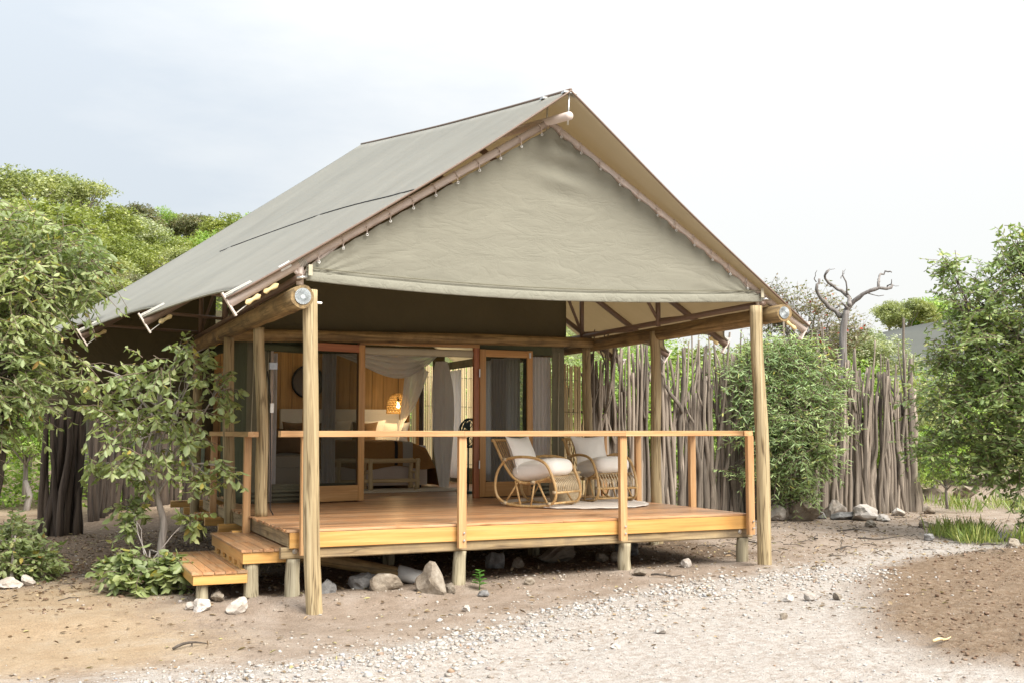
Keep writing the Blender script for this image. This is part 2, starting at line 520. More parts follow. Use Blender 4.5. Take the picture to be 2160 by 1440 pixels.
M_PIPE = plain('taupe_pipe', (0.60, 0.51, 0.455), 0.42, var=0.05)
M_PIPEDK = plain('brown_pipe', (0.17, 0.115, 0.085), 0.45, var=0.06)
M_STEEL = plain('steel', (0.62, 0.62, 0.60), 0.3, 0.9, 0.08)
M_ROPE = plain('rope', (0.55, 0.53, 0.48), 0.9)
M_TOGGLE = plain('toggle_wood', (0.66, 0.53, 0.27), 0.6, var=0.2, scale=40)
M_BLACK = plain('black_cord', (0.012, 0.012, 0.014), 0.6)
M_MESH = sheer_mat('insect_mesh', (0.035, 0.04, 0.03), 0.62, 0.3)
M_MESH_LT = sheer_mat('window_mesh', (0.10, 0.095, 0.075), 0.11, 0.3)
M_NET = sheer_mat('mosquito_net', (0.86, 0.85, 0.83), 0.9, 0.45)
M_CURTAIN = sheer_mat('curtain_cloth', (0.86, 0.85, 0.88), 0.97, 0.45)
M_CUSHION = plain('ivory_linen', (0.88, 0.85, 0.80), 0.9, var=0.03, scale=60, bump=0.1)
M_WHITE = plain('white_linen', (0.80, 0.79, 0.77), 0.9, var=0.03, scale=30)
M_BROWNFAB = plain('brown_blanket', (0.30, 0.155, 0.05), 0.95, var=0.25, scale=90, bump=0.3)
M_BROWNCUSH = plain('brown_cushion', (0.20, 0.125, 0.065), 0.95, var=0.15, scale=60)
M_GREYFAB = plain('grey_stripe', (0.36, 0.33, 0.29), 0.95, var=0.15, scale=90)
M_BLKFAB = plain('black_stripe', (0.02, 0.02, 0.02), 0.95)
M_BEDBASE = plain('taupe_bed_base', (0.62, 0.52, 0.45), 0.95, var=0.05, scale=60)
M_BEIGE = plain('beige_upholstery', (0.38, 0.35, 0.29), 0.95, var=0.06, scale=60)
M_RUGIN = plain('woven_rug', (0.62, 0.57, 0.49), 0.95, var=0.25, scale=70, bump=0.4)
M_RUGOUT = plain('pale_round_rug', (0.66, 0.60, 0.54), 0.95, var=0.1, scale=60, bump=0.3)
M_TEAL = plain('fan_enamel', (0.02, 0.06, 0.06), 0.35)
M_GREYBOX = plain('grey_plastic', (0.36, 0.40, 0.45), 0.5)
M_WHITEBOX = plain('white_plastic', (0.8, 0.8, 0.78), 0.4)
M_BASKET = plain('lamp_cane', (0.50, 0.32, 0.10), 0.6, var=0.2, scale=40)
M_BULB = plain('glowing_bulb', (1, 0.85, 0.55), 0.4, emit=((1.0, 0.72, 0.36), 4.0))
M_CONCRETE = rock_mat('concrete', (0.34, 0.33, 0.31), (0.44, 0.43, 0.41), (0.52, 0.51, 0.49))
M_ROCK = rock_mat('tan_rock', (0.13, 0.10, 0.07), (0.235, 0.195, 0.15), (0.34, 0.30, 0.245))
M_ROCKW = rock_mat('white_rock', (0.30, 0.25, 0.205), (0.42, 0.375, 0.33), (0.50, 0.47, 0.44))
M_ROCKG = rock_mat('grey_rock', (0.12, 0.115, 0.11), (0.20, 0.195, 0.19), (0.29, 0.285, 0.28))
M_PLATE = plain('gang_nail_plate', (0.40, 0.43, 0.44), 0.5, 0.6, 0.3, 80)

GREEN_A = [(0.0, (0.18, 0.235, 0.09)), (0.4, (0.285, 0.35, 0.155)), (0.75, (0.37, 0.435, 0.22)), (0.965, (0.45, 0.49, 0.26)), (0.99, (0.48, 0.42, 0.10)), (1.0, (0.43, 0.27, 0.10))]
GREEN_B = [(0.0, (0.15, 0.22, 0.07)), (0.5, (0.26, 0.345, 0.125)), (0.9, (0.35, 0.43, 0.19)), (1.0, (0.48, 0.48, 0.2))]
GREEN_C = [(0.0, (0.185, 0.268, 0.118)), (0.5, (0.335, 0.453, 0.209)), (0.95, (0.469, 0.578, 0.285)), (1.0, (0.569, 0.503, 0.133))]
M_LEAF_A = leaf_mat('mopane_leaf', GREEN_A, 0.42)
M_LEAF_B = leaf_mat('dark_mopane_leaf', GREEN_B, 0.3)
M_LEAF_C = leaf_mat('slender_leaf', GREEN_C, 0.3)
M_LEAF_YG = leaf_mat('yellow_green_leaf', [(0, (0.186, 0.226, 0.055)), (0.5, (0.284, 0.328, 0.083)), (1, (0.394, 0.424, 0.132))], 0.33)
M_LEAF_OL = leaf_mat('olive_leaf', [(0, (0.220, 0.254, 0.099)), (0.5, (0.336, 0.373, 0.154)), (1, (0.452, 0.475, 0.231))], 0.32)
M_FARFLY = canvas_mat('far_fly_canvas', (0.095, 0.10, 0.09), (0.2, 0.18, 0.14), 0.06, 0.1, 0.06, (0.7, 2.2, 0.7), 0.9)
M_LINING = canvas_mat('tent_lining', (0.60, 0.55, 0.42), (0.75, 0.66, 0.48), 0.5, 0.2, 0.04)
M_LEAF_RD = leaf_mat('rusty_leaf', [(0, (0.14, 0.17, 0.08)), (0.5, (0.24, 0.26, 0.13)), (0.85, (0.30, 0.27, 0.16)), (1, (0.34, 0.23, 0.16))], 0.3, tint=(1.1, 1.05, 0.7))
M_LEAF_GR = leaf_mat('fresh_green_leaf', [(0, (0.189, 0.304, 0.063)), (0.5, (0.321, 0.469, 0.099)), (1, (0.454, 0.590, 0.161))], 0.35)
M_LEAF_SILVER = leaf_mat('silver_leaf', [(0, (0.303, 0.349, 0.216)), (0.5, (0.454, 0.497, 0.322)), (1, (0.600, 0.600, 0.430))], 0.3)
M_BERRY = plain('red_blossom', (0.42, 0.07, 0.04), 0.7, var=0.3)
M_GRASS = leaf_mat('grass_blade', [(0, (0.18, 0.26, 0.06)), (0.5, (0.28, 0.37, 0.10)), (1, (0.46, 0.47, 0.20))], 0.35)
M_WEED = leaf_mat('weed_leaf', [(0, (0.08, 0.22, 0.04)), (1, (0.15, 0.34, 0.07))], 0.3)

# ================================================================== ground
def sstep(a, b, x):
    t = np.clip((x - a) / (b - a), 0, 1)
    return t * t * (3 - 2 * t)


def vnoise(x, y, s=1.0):
    """Cheap smooth pseudo noise, -1..1, vectorised."""
    x = x * s; y = y * s
    return (np.sin(1.7 * x + 2.3 * np.sin(0.9 * y + 0.4)) + np.sin(2.1 * y + 1.9 * np.sin(1.1 * x + 1.3)) + np.sin(1.3 * (x + y) + 1.1 * np.sin(1.9 * (x - y)))) / 3


def poly_mask(x, y, poly, soft):
    """1 inside the polygon, falling to 0 over soft metres across its edge."""
    x = np.asarray(x, float); y = np.asarray(y, float)
    inside = np.zeros(x.shape, bool); d = np.full(x.shape, 1e9)
    n = len(poly)
    for i in range(n):
        (x0, y0), (x1, y1) = poly[i], poly[(i + 1) % n]
        c = ((y0 > y) != (y1 > y)) & (x < (x1 - x0) * (y - y0) / (y1 - y0 + 1e-12) + x0)
        inside ^= c
        dx, dy = x1 - x0, y1 - y0
        t = np.clip(((x - x0) * dx + (y - y0) * dy) / (dx * dx + dy * dy), 0, 1)
        d = np.minimum(d, np.hypot(x - x0 - t * dx, y - y0 - t * dy))
    sd = np.where(inside, d, -d)
    return sstep(-soft, soft, sd)


MULCH = [(5.5, -2.15), (6.6, -1.1), (7.9, -0.55), (10.12, -0.05), (13.5, -0.3), (9, -8), (5.2, -7.5), (3.62, -5.1), (4.06, -3.83)]
SAND = [(-6, 3.2), (-3.1, 2.3), (-1.5, 2.6), (-1.16, -0.05), (-0.83, -1.5), (-1.5, -2.15), (-2.86, -1.95), (-7, -2.0)]
TRACK = [(-7, -2.4), (-2.84, -2.25), (-1.4, -2.2), (-0.3, -2.75), (1.01, -2.5), (2.21, -1.93), (4.28, -1.19), (6.23, -0.32), (9.57, 1.17), (13.5, 1.2), (18, -1), (18, -20), (-12, -20), (-12, -4)]
RIDGE = [(-1.9, -3.2), (-0.3, -2.95), (1.01, -2.65), (2.21, -2.1), (3.4, -1.75), (4.4, -1.5), (5.4, -1.55), (5.9, -1.3)]   # the heap of white stones along the track


def ridge_d(x, y):
    d = np.full(np.shape(x), 1e9)
    for (x0, y0), (x1, y1) in zip(RIDGE[:-1], RIDGE[1:]):
        dx, dy = x1 - x0, y1 - y0
        t = np.clip(((x - x0) * dx + (y - y0) * dy) / (dx * dx + dy * dy), 0, 1)
        d = np.minimum(d, np.hypot(x - x0 - t * dx, y - y0 - t * dy))
    return d


def ground_z(x, y):
    x = np.asarray(x, float); y = np.asarray(y, float)
    h = 0.018 * np.clip(x, -6, 6)
    h = h - 0.09 * sstep(0.05, -0.65, y) * (1 - sstep(0.5, 4.0, x))
    h = h + 0.012 * vnoise(x, y, 1.6) + 0.006 * vnoise(x + 9, y - 4, 5.0)
    h = h + 0.045 * np.exp(-(ridge_d(x, y) / 0.45) ** 2)
    h = h + poly_mask(x, y, MULCH, 0.35) * (0.04 + 0.022 * vnoise(x, y, 6.5))
    for (px_, py_) in ((0.19, -0.52), (5.54, -0.40), (0.075, 0.04), (1.88, 0.04), (3.92, 0.04), (5.55, 0.04), (5.67, 2.18), (-0.78, 0.24), (-0.30, 0.24)):
        h = h + 0.035 * np.exp(-(((x - px_) ** 2 + (y - py_) ** 2) / 0.03))
    far = sstep(10, 40, np.hypot(x - 2, y - 2))
    h = h + far * 0.25 * vnoise(x, y, 0.22)
    hill = 11.5 * sstep(16, 62, y + 0.35 * x) * (1 - sstep(16, 44, x)) + 3.0 * sstep(14, 60, y) * sstep(4, -14, x)
    return h + hill


def gz(x, y):
    return float(ground_z(np.array([x]), np.array([y]))[0])


def build_ground():
    xs = np.concatenate([np.linspace(-220, -14, 24)[:-1], np.linspace(-14, -5, 18)[:-1], np.linspace(-5, 12, 240)[:-1], np.linspace(12, 30, 40)[:-1], np.linspace(30, 300, 40)])
    ys = np.concatenate([np.linspace(-160, -9, 18)[:-1], np.linspace(-9, 5, 210)[:-1], np.linspace(5, 20, 70)[:-1], np.linspace(20, 80, 40)[:-1], np.linspace(80, 420, 30)])
    X, Y = np.meshgrid(xs, ys)
    Z = ground_z(X, Y)
    nx, ny = len(xs), len(ys)
    co = np.stack([X.ravel(), Y.ravel(), Z.ravel()], 1)
    a = (np.arange(ny - 1)[:, None] * nx + np.arange(nx - 1)[None, :]).ravel()
    F = np.stack([a, a + 1, a + nx + 1, a + nx], 1)
    me = bpy.data.meshes.new('ground')
    me.from_pydata(co.tolist(), [], F.tolist())
    me.polygons.foreach_set('use_smooth', [True] * len(me.polygons))
    # soil kinds: R stony track, G orange sand, B dark mulch, A shaded litter soil
    x, y = X.ravel(), Y.ravel()
    tr = poly_mask(x, y, TRACK, 0.75) * 0.85
    tr = np.maximum(tr, np.exp(-(ridge_d(x, y) / 0.55) ** 2))
    sa = np.maximum(poly_mask(x, y, SAND, 0.9), sstep(9, 16, y) * 0.6 * (1 - sstep(60, 80, y)))
    mu = poly_mask(x, y, MULCH, 0.5)
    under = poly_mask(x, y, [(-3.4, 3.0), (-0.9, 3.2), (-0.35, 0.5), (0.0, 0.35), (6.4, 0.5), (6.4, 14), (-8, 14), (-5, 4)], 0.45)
    col = np.stack([tr, sa, mu, under], 1).astype(np.float32)
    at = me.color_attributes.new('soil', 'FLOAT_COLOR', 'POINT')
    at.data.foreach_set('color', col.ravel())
    m, nt, out = mat_base('stony_soil')
    tc = N(nt, 'ShaderNodeTexCoord').outputs['Object']
    vc = N(nt, 'ShaderNodeVertexColor'); vc.layer_name = 'soil'
    sp = N(nt, 'ShaderNodeSeparateColor', {0: vc.outputs['Color']})
    nl = N(nt, 'ShaderNodeTexNoise', {'Vector': tc, 'Scale': 2.2, 'Detail': 8.0, 'Roughness': 0.65})
    nm = N(nt, 'ShaderNodeTexNoise', {'Vector': tc, 'Scale': 14.0, 'Detail': 6.0, 'Roughness': 0.7})
    nf = N(nt, 'ShaderNodeTexNoise', {'Vector': tc, 'Scale': 70.0, 'Detail': 3.0, 'Roughness': 0.6})
    dirt = ramp(nt, nl.outputs['Fac'], [(0.3, (0.211, 0.160, 0.119)), (0.5, (0.282, 0.224, 0.176)), (0.7, (0.353, 0.295, 0.247))])
    grit = ramp(nt, nm.outputs['Fac'], [(0.3, (0.284, 0.243, 0.206)), (0.5, (0.375, 0.336, 0.301)), (0.68, (0.445, 0.421, 0.392))])
    sand = ramp(nt, nl.outputs['Fac'], [(0.3, (0.295, 0.208, 0.126)), (0.55, (0.349, 0.263, 0.173)), (0.75, (0.383, 0.313, 0.235))])
    mulch = ramp(nt, nm.outputs['Fac'], [(0.3, (0.117, 0.074, 0.046)), (0.5, (0.187, 0.133, 0.088)), (0.72, (0.262, 0.203, 0.149))])
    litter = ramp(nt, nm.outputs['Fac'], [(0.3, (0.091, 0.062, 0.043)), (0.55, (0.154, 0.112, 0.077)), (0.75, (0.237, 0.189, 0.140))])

    def edge(ch, w=0.42):
        a = N(nt, 'ShaderNodeMath', {0: nl.outputs['Fac'], 1: nm.outputs['Fac']}, operation='ADD')
        b = N(nt, 'ShaderNodeMath', {0: a.outputs[0], 1: -1.0}, operation='ADD')
        c = N(nt, 'ShaderNodeMath', {0: b.outputs[0], 1: w * 2.4, 2: ch}, operation='MULTIPLY_ADD')
        return N(nt, 'ShaderNodeMapRange', {'Value': c.outputs[0], 'From Min': 0.15, 'From Max': 0.85}).outputs[0]
    # leafy ground under the far bush
    leafy = ramp(nt, nm.outputs['Fac'], [(0.3, (0.07, 0.085, 0.03)), (0.6, (0.12, 0.13, 0.055)), (0.8, (0.2, 0.17, 0.10))])
    sy = N(nt, 'ShaderNodeSeparateXYZ', {0: tc})
    ff = N(nt, 'ShaderNodeMapRange', {'Value': sy.outputs[2], 'From Min': 0.5, 'From Max': 1.3})
    c = dirt
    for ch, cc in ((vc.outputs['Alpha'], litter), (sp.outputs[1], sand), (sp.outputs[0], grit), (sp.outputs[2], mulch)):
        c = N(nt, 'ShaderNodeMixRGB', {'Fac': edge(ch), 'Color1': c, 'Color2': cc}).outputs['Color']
    c = N(nt, 'ShaderNodeMixRGB', {'Fac': ff.outputs[0], 'Color1': c, 'Color2': leafy}).outputs['Color']
    # small pale chips pressed into the soil
    vo = N(nt, 'ShaderNodeTexVoronoi', {'Vector': tc, 'Scale': 38.0})
    chip = ramp(nt, vo.outputs['Distance'], [(0.13, (1, 1, 1)), (0.22, (0, 0, 0))])
    cm = N(nt, 'ShaderNodeSeparateColor', {0: vo.outputs['Color']})
    pick = N(nt, 'ShaderNodeMath', {0: cm.outputs[0], 1: 0.62}, operation='GREATER_THAN')
    cf = N(nt, 'ShaderNodeMath', {0: chip, 1: pick.outputs[0]}, operation='MULTIPLY')
    cf2 = N(nt, 'ShaderNodeMath', {0: cf.outputs[0], 1: 0.7}, operation='MULTIPLY')
    c = N(nt, 'ShaderNodeMixRGB', {'Fac': cf2.outputs[0], 'Color1': c, 'Color2': (0.42, 0.37, 0.31, 1)}).outputs['Color']
    f = ramp(nt, nf.outputs['Fac'], [(0.3, (0.76,) * 3), (0.5, (1.05,) * 3), (0.7, (1.2,) * 3)])
    c = N(nt, 'ShaderNodeMixRGB', {'Fac': 1.0, 'Color1': c, 'Color2': f}, blend_type='MULTIPLY').outputs['Color']
    hsum = N(nt, 'ShaderNodeMath', {0: nf.outputs['Fac'], 1: 0.4, 2: nm.outputs['Fac']}, operation='MULTIPLY_ADD')
    hs2 = N(nt, 'ShaderNodeMath', {0: cf.outputs[0], 1: 0.35, 2: hsum.outputs[0]}, operation='MULTIPLY_ADD')
    bp = N(nt, 'ShaderNodeBump', {'Height': hs2.outputs[0], 'Strength': 1.0, 'Distance': 0.035})
    b = N(nt, 'ShaderNodeBsdfPrincipled', {'Base Color': c, 'Roughness': 0.95, 'Normal': bp.outputs['Normal'], 'Specular IOR Level': 0.15})
    nt.links.new(b.outputs[0], out.inputs[0])
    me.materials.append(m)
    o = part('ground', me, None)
    tag(o, kind='structure')


build_ground()

# ================================================================== safari tent
DZ = 0.70            # deck top
tent = thing('safari_tent', 'large khaki canvas safari tent on peeled poles with open veranda and steep fly roof', 'tent', (2.8, 4.1, DZ))

RAFT_V = [-0.35, 1.95, 4.25, 6.55]


def eaveL(v): return -0.67 - 0.247 * (v + 0.35)
def eaveR(v): return 6.25 + 0.197 * (v + 0.35)
def ridge_fly(v): return 5.40 + 0.158 * (v + 0.35) + 0.0009 * (v + 0.35) ** 2 * 2
def ridge_pipe(v): return 5.115 + 0.145 * (v + 0.35)


TIPZ = 2.92


def fly_point(s, t):
    """s -1 (left eave) .. 1 (right eave); t 0 front .. 1 rear."""
    a = abs(s)
    vf = -0.40 - 0.50 * (1 - a) ** 0.9
    vr = 7.22
    v = vf + (vr - vf) * t
    zr = ridge_fly(v)
    xe = eaveL(v) if s < 0 else eaveR(v)
    ez = TIPZ + 0.075
    # scalloped hem between the rafter tips: the cloth is pulled to each tip and cut back between
    k = (v - RAFT_V[0]) / 2.3
    fr = k - math.floor(k)
    sc = (4 * fr * (1 - fr)) ** 0.8 if 0 <= k < 3 else (min(1, (k - 3) * 1.2) if k >= 3 else 0)
    reach = 1 - 0.085 * sc + (0.012 if sc < 0.1 else 0)
    aa = a * reach
    x = 2.78 + (xe - 2.78) * aa
    z = zr + (ez - zr) * aa
    sag = 0.10 * math.sin(math.pi * aa) * (0.6 + 0.4 * sc)
    sag += 0.03 * noise.noise((x * 0.5, v * 0.5, 1.0)) * min(1, 4 * (1 - a) * a + 0.1)
    if 0 <= k <= 3:
        sag += 0.035 * sc * aa
    z -= sag
    return (x, v, z)


mb = MB()
NS, NT = 56, 90
mb.grid(lambda i, j: fly_point(-1 + 2 * i, j), NS, NT)
fly = part('fly_roof', mb.mesh('fly_roof', M_FLY, True), tent)
thicken(fly, 0.012)
# dark hem tape along the ridge and front edge, seams across the cloth
hem = MB()
hem.tube([Vector(fly_point(0.0, t / 30)) + Vector((0, 0, 0.012)) for t in range(31)], 0.016, 6)
part('ridge_tape', hem.mesh('ridge_tape', M_PIPEDK, True), tent)
hem = MB()
hem.tube([fly_point(-1 + 2 * i / 60, 0.0) for i in range(61)], 0.012, 6)
part('front_hem', hem.mesh('front_hem', M_PIPEDK, True), tent)
for sgn in (-1, 1):
    part('eave_hem', MB().tube([fly_point(sgn, t / 120) for t in range(121)], 0.012, 6).mesh('eave_hem', M_HEM, True), tent)
# the loose black cable lying over the left slope
pts = []
for q in range(25):
    t = q / 24
    s = -0.49 - 0.125 * t ** 1.1 + 0.030 * math.sin(t * 3.3) - 0.006 * math.sin(t * 9.0)
    P = Vector(fly_point(s, 0.001 + 0.70 * t))
    pts.append(P + Vector((-0.004, 0, 0.010)))
part('cable', MB().tube(pts, 0.0065, 6).mesh('cable', M_BLACK, True), tent)

# ridge pole and its rods
pipe('ridge_pole', tent, [(2.75, -0.92, ridge_pipe(-0.92)), (2.78, 3.0, ridge_pipe(3.0)), (2.78, 7.1, ridge_pipe(7.1))], 0.046, M_PIPE, 14)
for v in (-0.86, -0.33):
    pipe('ridge_rod', tent, [(2.76, v, ridge_pipe(v) - 0.09), (2.78, v, ridge_fly(v) - 0.01)], 0.011, M_STEEL, 8)
    part('ridge_saddle', MB().box((2.70, v - 0.04, ridge_fly(v) - 0.03), (2.86, v + 0.04, ridge_fly(v) - 0.008)).mesh('ridge_saddle', M_STEEL), tent)


def rafter_z(v, x):
    xe = eaveL(v) if x < 2.78 else eaveR(v)
    f = (x - 2.78) / (xe - 2.78)
    return ridge_pipe(v) + (TIPZ - ridge_pipe(v)) * f


for iv, v in enumerate(RAFT_V):
    for sgn in (-1, 1):
        xe = eaveL(v) if sgn < 0 else eaveR(v)
        mpipe = M_PIPE if iv == 0 or True else M_PIPEDK
        top = Vector((2.78 + sgn * 0.03, v, ridge_pipe(v) - 0.02)); tip = Vector((xe, v, TIPZ))
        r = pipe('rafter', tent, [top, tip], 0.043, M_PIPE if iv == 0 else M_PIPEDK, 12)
        d = (tip - top).normalized()
        up = Vector((0, 1, 0)).cross(d) * (1 if sgn > 0 else -1)
        if up.z < 0: up = -up
        # end plate across the tip, tension strings and wooden toggles beneath
        side = Vector((0, 1, 0))
        Mp = Matrix((( d.x, side.x, up.x, tip.x), (d.y, side.y, up.y, tip.y), (d.z, side.z, up.z, tip.z), (0, 0, 0, 1)))
        pl = MB().box((-0.005, -0.035, -0.135), (0.012, 0.035, 0.125))
        part('end_plate', pl.mesh('end_plate', M_PIPE), tent, Mp)
        st = MB()
        for q, zo in ((-0.012, 0.085), (0.018, 0.10)):
            st.tube([(0.0, q, zo), (-0.30, q, zo * 0.8 + 0.01)], 0.006, 5)
        st.tube([(0.0, 0.0, -0.115), (-0.20, -0.03, -0.085)], 0.005, 5)
        part('tension_cord', st.mesh('tension_cord', M_ROPE), tent, Mp)
        for q in range(2 if iv == 0 else 1):
            tg = MB()
            L0 = 0.17
            tg.grid(lambda a, b: (-0.13 - q * 0.21 - L0 * a, -0.03 + 0.02 * math.cos(2 * math.pi * b), -0.078 + 0.006 * q + (0.024 + 0.006 * math.sin(a * 9 + q)) * math.sin(2 * math.pi * b) * min(1, 6 * a + 0.3, 6 * (1 - a) + 0.3)), 8, 8)
            part('toggle', tg.mesh('toggle', M_TOGGLE, True), tent, Mp)
        # strut at the wall plate, outward brace and inner brace
        xp = 0.02 if sgn < 0 else 5.58
        zr_ = rafter_z(v, xp)
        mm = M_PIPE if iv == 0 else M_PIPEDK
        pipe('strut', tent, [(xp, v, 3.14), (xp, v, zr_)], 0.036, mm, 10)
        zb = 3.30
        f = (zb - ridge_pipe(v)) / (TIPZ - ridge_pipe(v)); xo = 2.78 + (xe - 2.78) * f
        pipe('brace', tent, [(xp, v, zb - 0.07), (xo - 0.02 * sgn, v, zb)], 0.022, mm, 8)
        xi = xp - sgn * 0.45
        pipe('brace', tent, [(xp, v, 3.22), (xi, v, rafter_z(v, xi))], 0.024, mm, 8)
for xp, mt in ((0.0, M_PIPEDK), (5.6, M_PIPEDK)):
    pipe('purlin', tent, [(xp, -0.42, 3.21), (xp, 4.1, 3.18), (xp, 6.9, 3.17)], 0.036, mt, 10)

# peeled pole frame
log_obj('wall_plate_log', tent, (-0.02, -0.66, 2.99), (-0.05, 7.0, 3.0), 0.115, 0.095, M_POLE_DARK, 18, 26, 0.03, 1)
log_obj('wall_plate_log', tent, (5.74, -0.62, 3.085), (5.70, 7.0, 3.0), 0.105, 0.09, M_POLE_DARK, 18, 26, 0.03, 2)
log_obj('door_head_log', tent, (-0.12, 4.0, 2.995), (5.62, 3.98, 3.06), 0.085, 0.075, M_POLE_DARK, 16, 26, 0.03, 3)
for (x, y, z, d) in ((-0.02, -0.665, 2.99, 0.10), (5.74, -0.625, 3.085, 0.09)):
    pm = MB()
    pm.lathe([(0.0, 0.004), (d * 0.80, 0.004), (d * 0.80, 0.0)], 28)
    for k in range(28):
        an = 2 * math.pi * k / 28
        pm.tube([(d * 0.25 * math.cos(an), d * 0.25 * math.sin(an), 0.006), (d * 0.78 * math.cos(an), d * 0.78 * math.sin(an), 0.006)], 0.0035, 4)
    part('nail_plate', pm.mesh('nail_plate', M_PLATE), tent, trs((x, y, z), math.pi / 2, 0, 0))

POSTS = [((0.19, -0.52, -0.25), (0.10, -0.50, 3.075), 0.082, 0.072, 'front'), ((5.54, -0.40, -0.1), (5.53, -0.40, 3.18), 0.085, 0.072, 'front'),
         ((0.13, 1.90, DZ), (0.07, 1.93, 2.91), 0.074, 0.064, ''), ((-0.02, 3.30, -0.1), (-0.03, 3.45, 2.91), 0.075, 0.068, ''),
         ((5.67, 2.18, -0.05), (5.64, 2.18, 3.09), 0.075, 0.072, ''), ((5.60, 4.02, DZ - 0.4), (5.58, 4.02, 2.98), 0.072, 0.066, ''),
         ((-0.02, 6.4, -0.1), (-0.03, 6.4, 2.9), 0.07, 0.065, ''), ((5.66, 6.4, -0.05), (5.66, 6.4, 2.9), 0.07, 0.065, '')]
for i, (a, b, r0, r1, w) in enumerate(POSTS):
    p = log_obj('post', tent, a, b, r0, r1, M_POLE, 18, 36, 0.045, 10 + i)
    if w == 'front':   # bolts through the front posts
        bl = MB()
        for zz, sx in ((2.95, 1),):
            bl.tube([(b[0] + 0.06, b[1], zz), (b[0] + 0.105, b[1], zz)], 0.012, 8)
        part('bolt', bl.mesh('bolt', M_STEEL), tent)

# front gable canvas, laced to the front rafters
GV = -0.40


def gable_edge(x):
    xe = eaveL(-0.35) if x < 2.78 else eaveR(-0.35)
    f = (x - 2.78) / (xe - 2.78)
    z = ridge_pipe(-0.35) + (TIPZ - ridge_pipe(-0.35)) * f - 0.066
    k = abs(x - 2.78) / 0.247
    fr = k - math.floor(k)
    return z - 0.012 * (4 * fr * (1 - fr))


def gable_low(x):
    f = (x - 0.06) / 5.54
    return 3.17 + 0.05 * f - 0.095 * math.sin(math.pi * min(1, f) ** 0.9)


def gable_point(i, j):
    x = 0.065 + 5.53 * i
    zt, zb = gable_edge(x), gable_low(x) + 0.10
    z = zb + (zt - zb) * j
    q = Vector((x, z, 0))
    w = 0.010 * noise.noise((x * 0.8, z * 1.2, 2.0))
    ridg = 1 - abs(noise.noise((x * 0.9 + 0.8 * z, z * 2.6 - 0.5 * x, 7.0))) * 2.2
    ridg2 = 1 - abs(noise.noise((x * 2.1 - 1.4 * z, z * 3.1 + 1.2 * x, 3.0))) * 2.4
    ridg3 = 1 - abs(noise.noise((x * 3.5 + 2.4 * z, z * 6.0 - 1.7 * x, 11.0))) * 2.6
    w += 0.0022 * noise.noise((x * 3, z * 9, 5)) + 0.012 * math.exp(-((z - zb) / 0.22) ** 2) * noise.noise((x * 2.2, z * 3, 8))
    # tension creases fanning up from the two lower corners
    for cx0 in (0.06, 5.6):
        ra = math.atan2(z - 3.2, abs(x - cx0) + 1e-6); rr_ = math.hypot(x - cx0, z - 3.2)
        w += 0.010 * math.sin(ra * 34) * math.exp(-rr_ / 0.5)
    # puckers that run in from each lacing eyelet
    de = max(0.0, zt - z)
    k = abs(x - 2.78) / 0.247
    w += 0.017 * math.exp(-de / 0.13) * math.cos(2 * math.pi * k + 2.0 * noise.noise((k, 0, 4.0)))
    # slack folds below the peak
    dp = math.hypot((x - 2.95) * 0.8, z - 4.62)
    w += 0.04 * math.exp(-(dp / 0.28) ** 2) * math.sin(z * 19 + x * 4)
    return (x, GV - w, z)


g = part('gable_panel', MB().grid(gable_point, 200, 84).mesh('gable_panel', M_GABLE, True), tent)
thicken(g, 0.004)


def valance(i, j):
    x = 0.065 + 5.53 * i
    zb = gable_low(x)
    an = 2 * math.pi * j
    return (x, GV + 0.006 - 0.012 - 0.011 * math.cos(an) + 0.003 * noise.noise((x * 9, an, 0)), zb + 0.06 + 0.050 * math.sin(an))


part('valance', MB().grid(valance, 120, 14).mesh('valance', M_HEM, True), tent)
part('valance_seam', MB().tube([(0.07 + 5.52 * i / 60, GV - 0.027, gable_low(0.07 + 5.52 * i / 60) + 0.145) for i in range(61)], 0.005, 5).mesh('valance_seam', M_WALL), tent)
pipe('valance_rod', tent, [(-0.03, GV - 0.02, 3.20), (0.075, GV - 0.02, 3.215)], 0.018, M_STEEL, 8)
pipe('valance_rod', tent, [(5.59, GV - 0.02, 3.265), (5.70, GV - 0.02, 3.265)], 0.018, M_STEEL, 8)
for i, xs in enumerate((0.10, 5.56)):
    part('valance_tab', MB().box((xs - 0.02, GV - 0.058, gable_low(xs) + 0.06), (xs + 0.02, GV - 0.05, gable_low(xs) + 0.17)).mesh('valance_tab', M_BLIND), tent)
ring_me = MB().grid(lambda a, b: ((0.012 + 0.005 * math.cos(2 * math.pi * b)) * math.cos(2 * math.pi * a), 0.005 * math.sin(2 * math.pi * b), (0.012 + 0.005 * math.cos(2 * math.pi * b)) * math.sin(2 * math.pi * a)), 10, 6).mesh('eyelet', M_STEEL, True)
lace_m = {}
for sgn in (-1, 1):
    for k in range(12):
        x = 2.78 + sgn * (0.12 + 0.247 * k)
        if not 0.1 < x < 5.55: continue
        xe = eaveL(-0.35) if sgn < 0 else eaveR(-0.35)
        f = (x - 2.78) / (xe - 2.78)
        zc = ridge_pipe(-0.35) + (TIPZ - ridge_pipe(-0.35)) * f
        part('eyelet', ring_me, tent, Matrix.Translation((x, GV - 0.028, zc - 0.098)))
        d = Vector((xe - 2.78, 0, TIPZ - ridge_pipe(-0.35))).normalized()
        n2 = Vector((-d.z, 0, d.x))
        if sgn not in lace_m:
            lp = MB()
            ring = [(n2 * math.cos(a) + Vector((0, 1, 0)) * math.sin(a)) * 0.047 for a in [2 * math.pi * q / 14 for q in range(15)]]
            lp.tube(ring, 0.006, 5, False)
            lp.tube([Vector((0, -0.047, -0.01)), Vector((0, GV + 0.35 - 0.03, -0.09))], 0.005, 5)
            lace_m[sgn] = lp.mesh('lashing', M_PIPE, True)
        part('lashing', lace_m[sgn], tent, Matrix.Translation((x, -0.35, zc)))
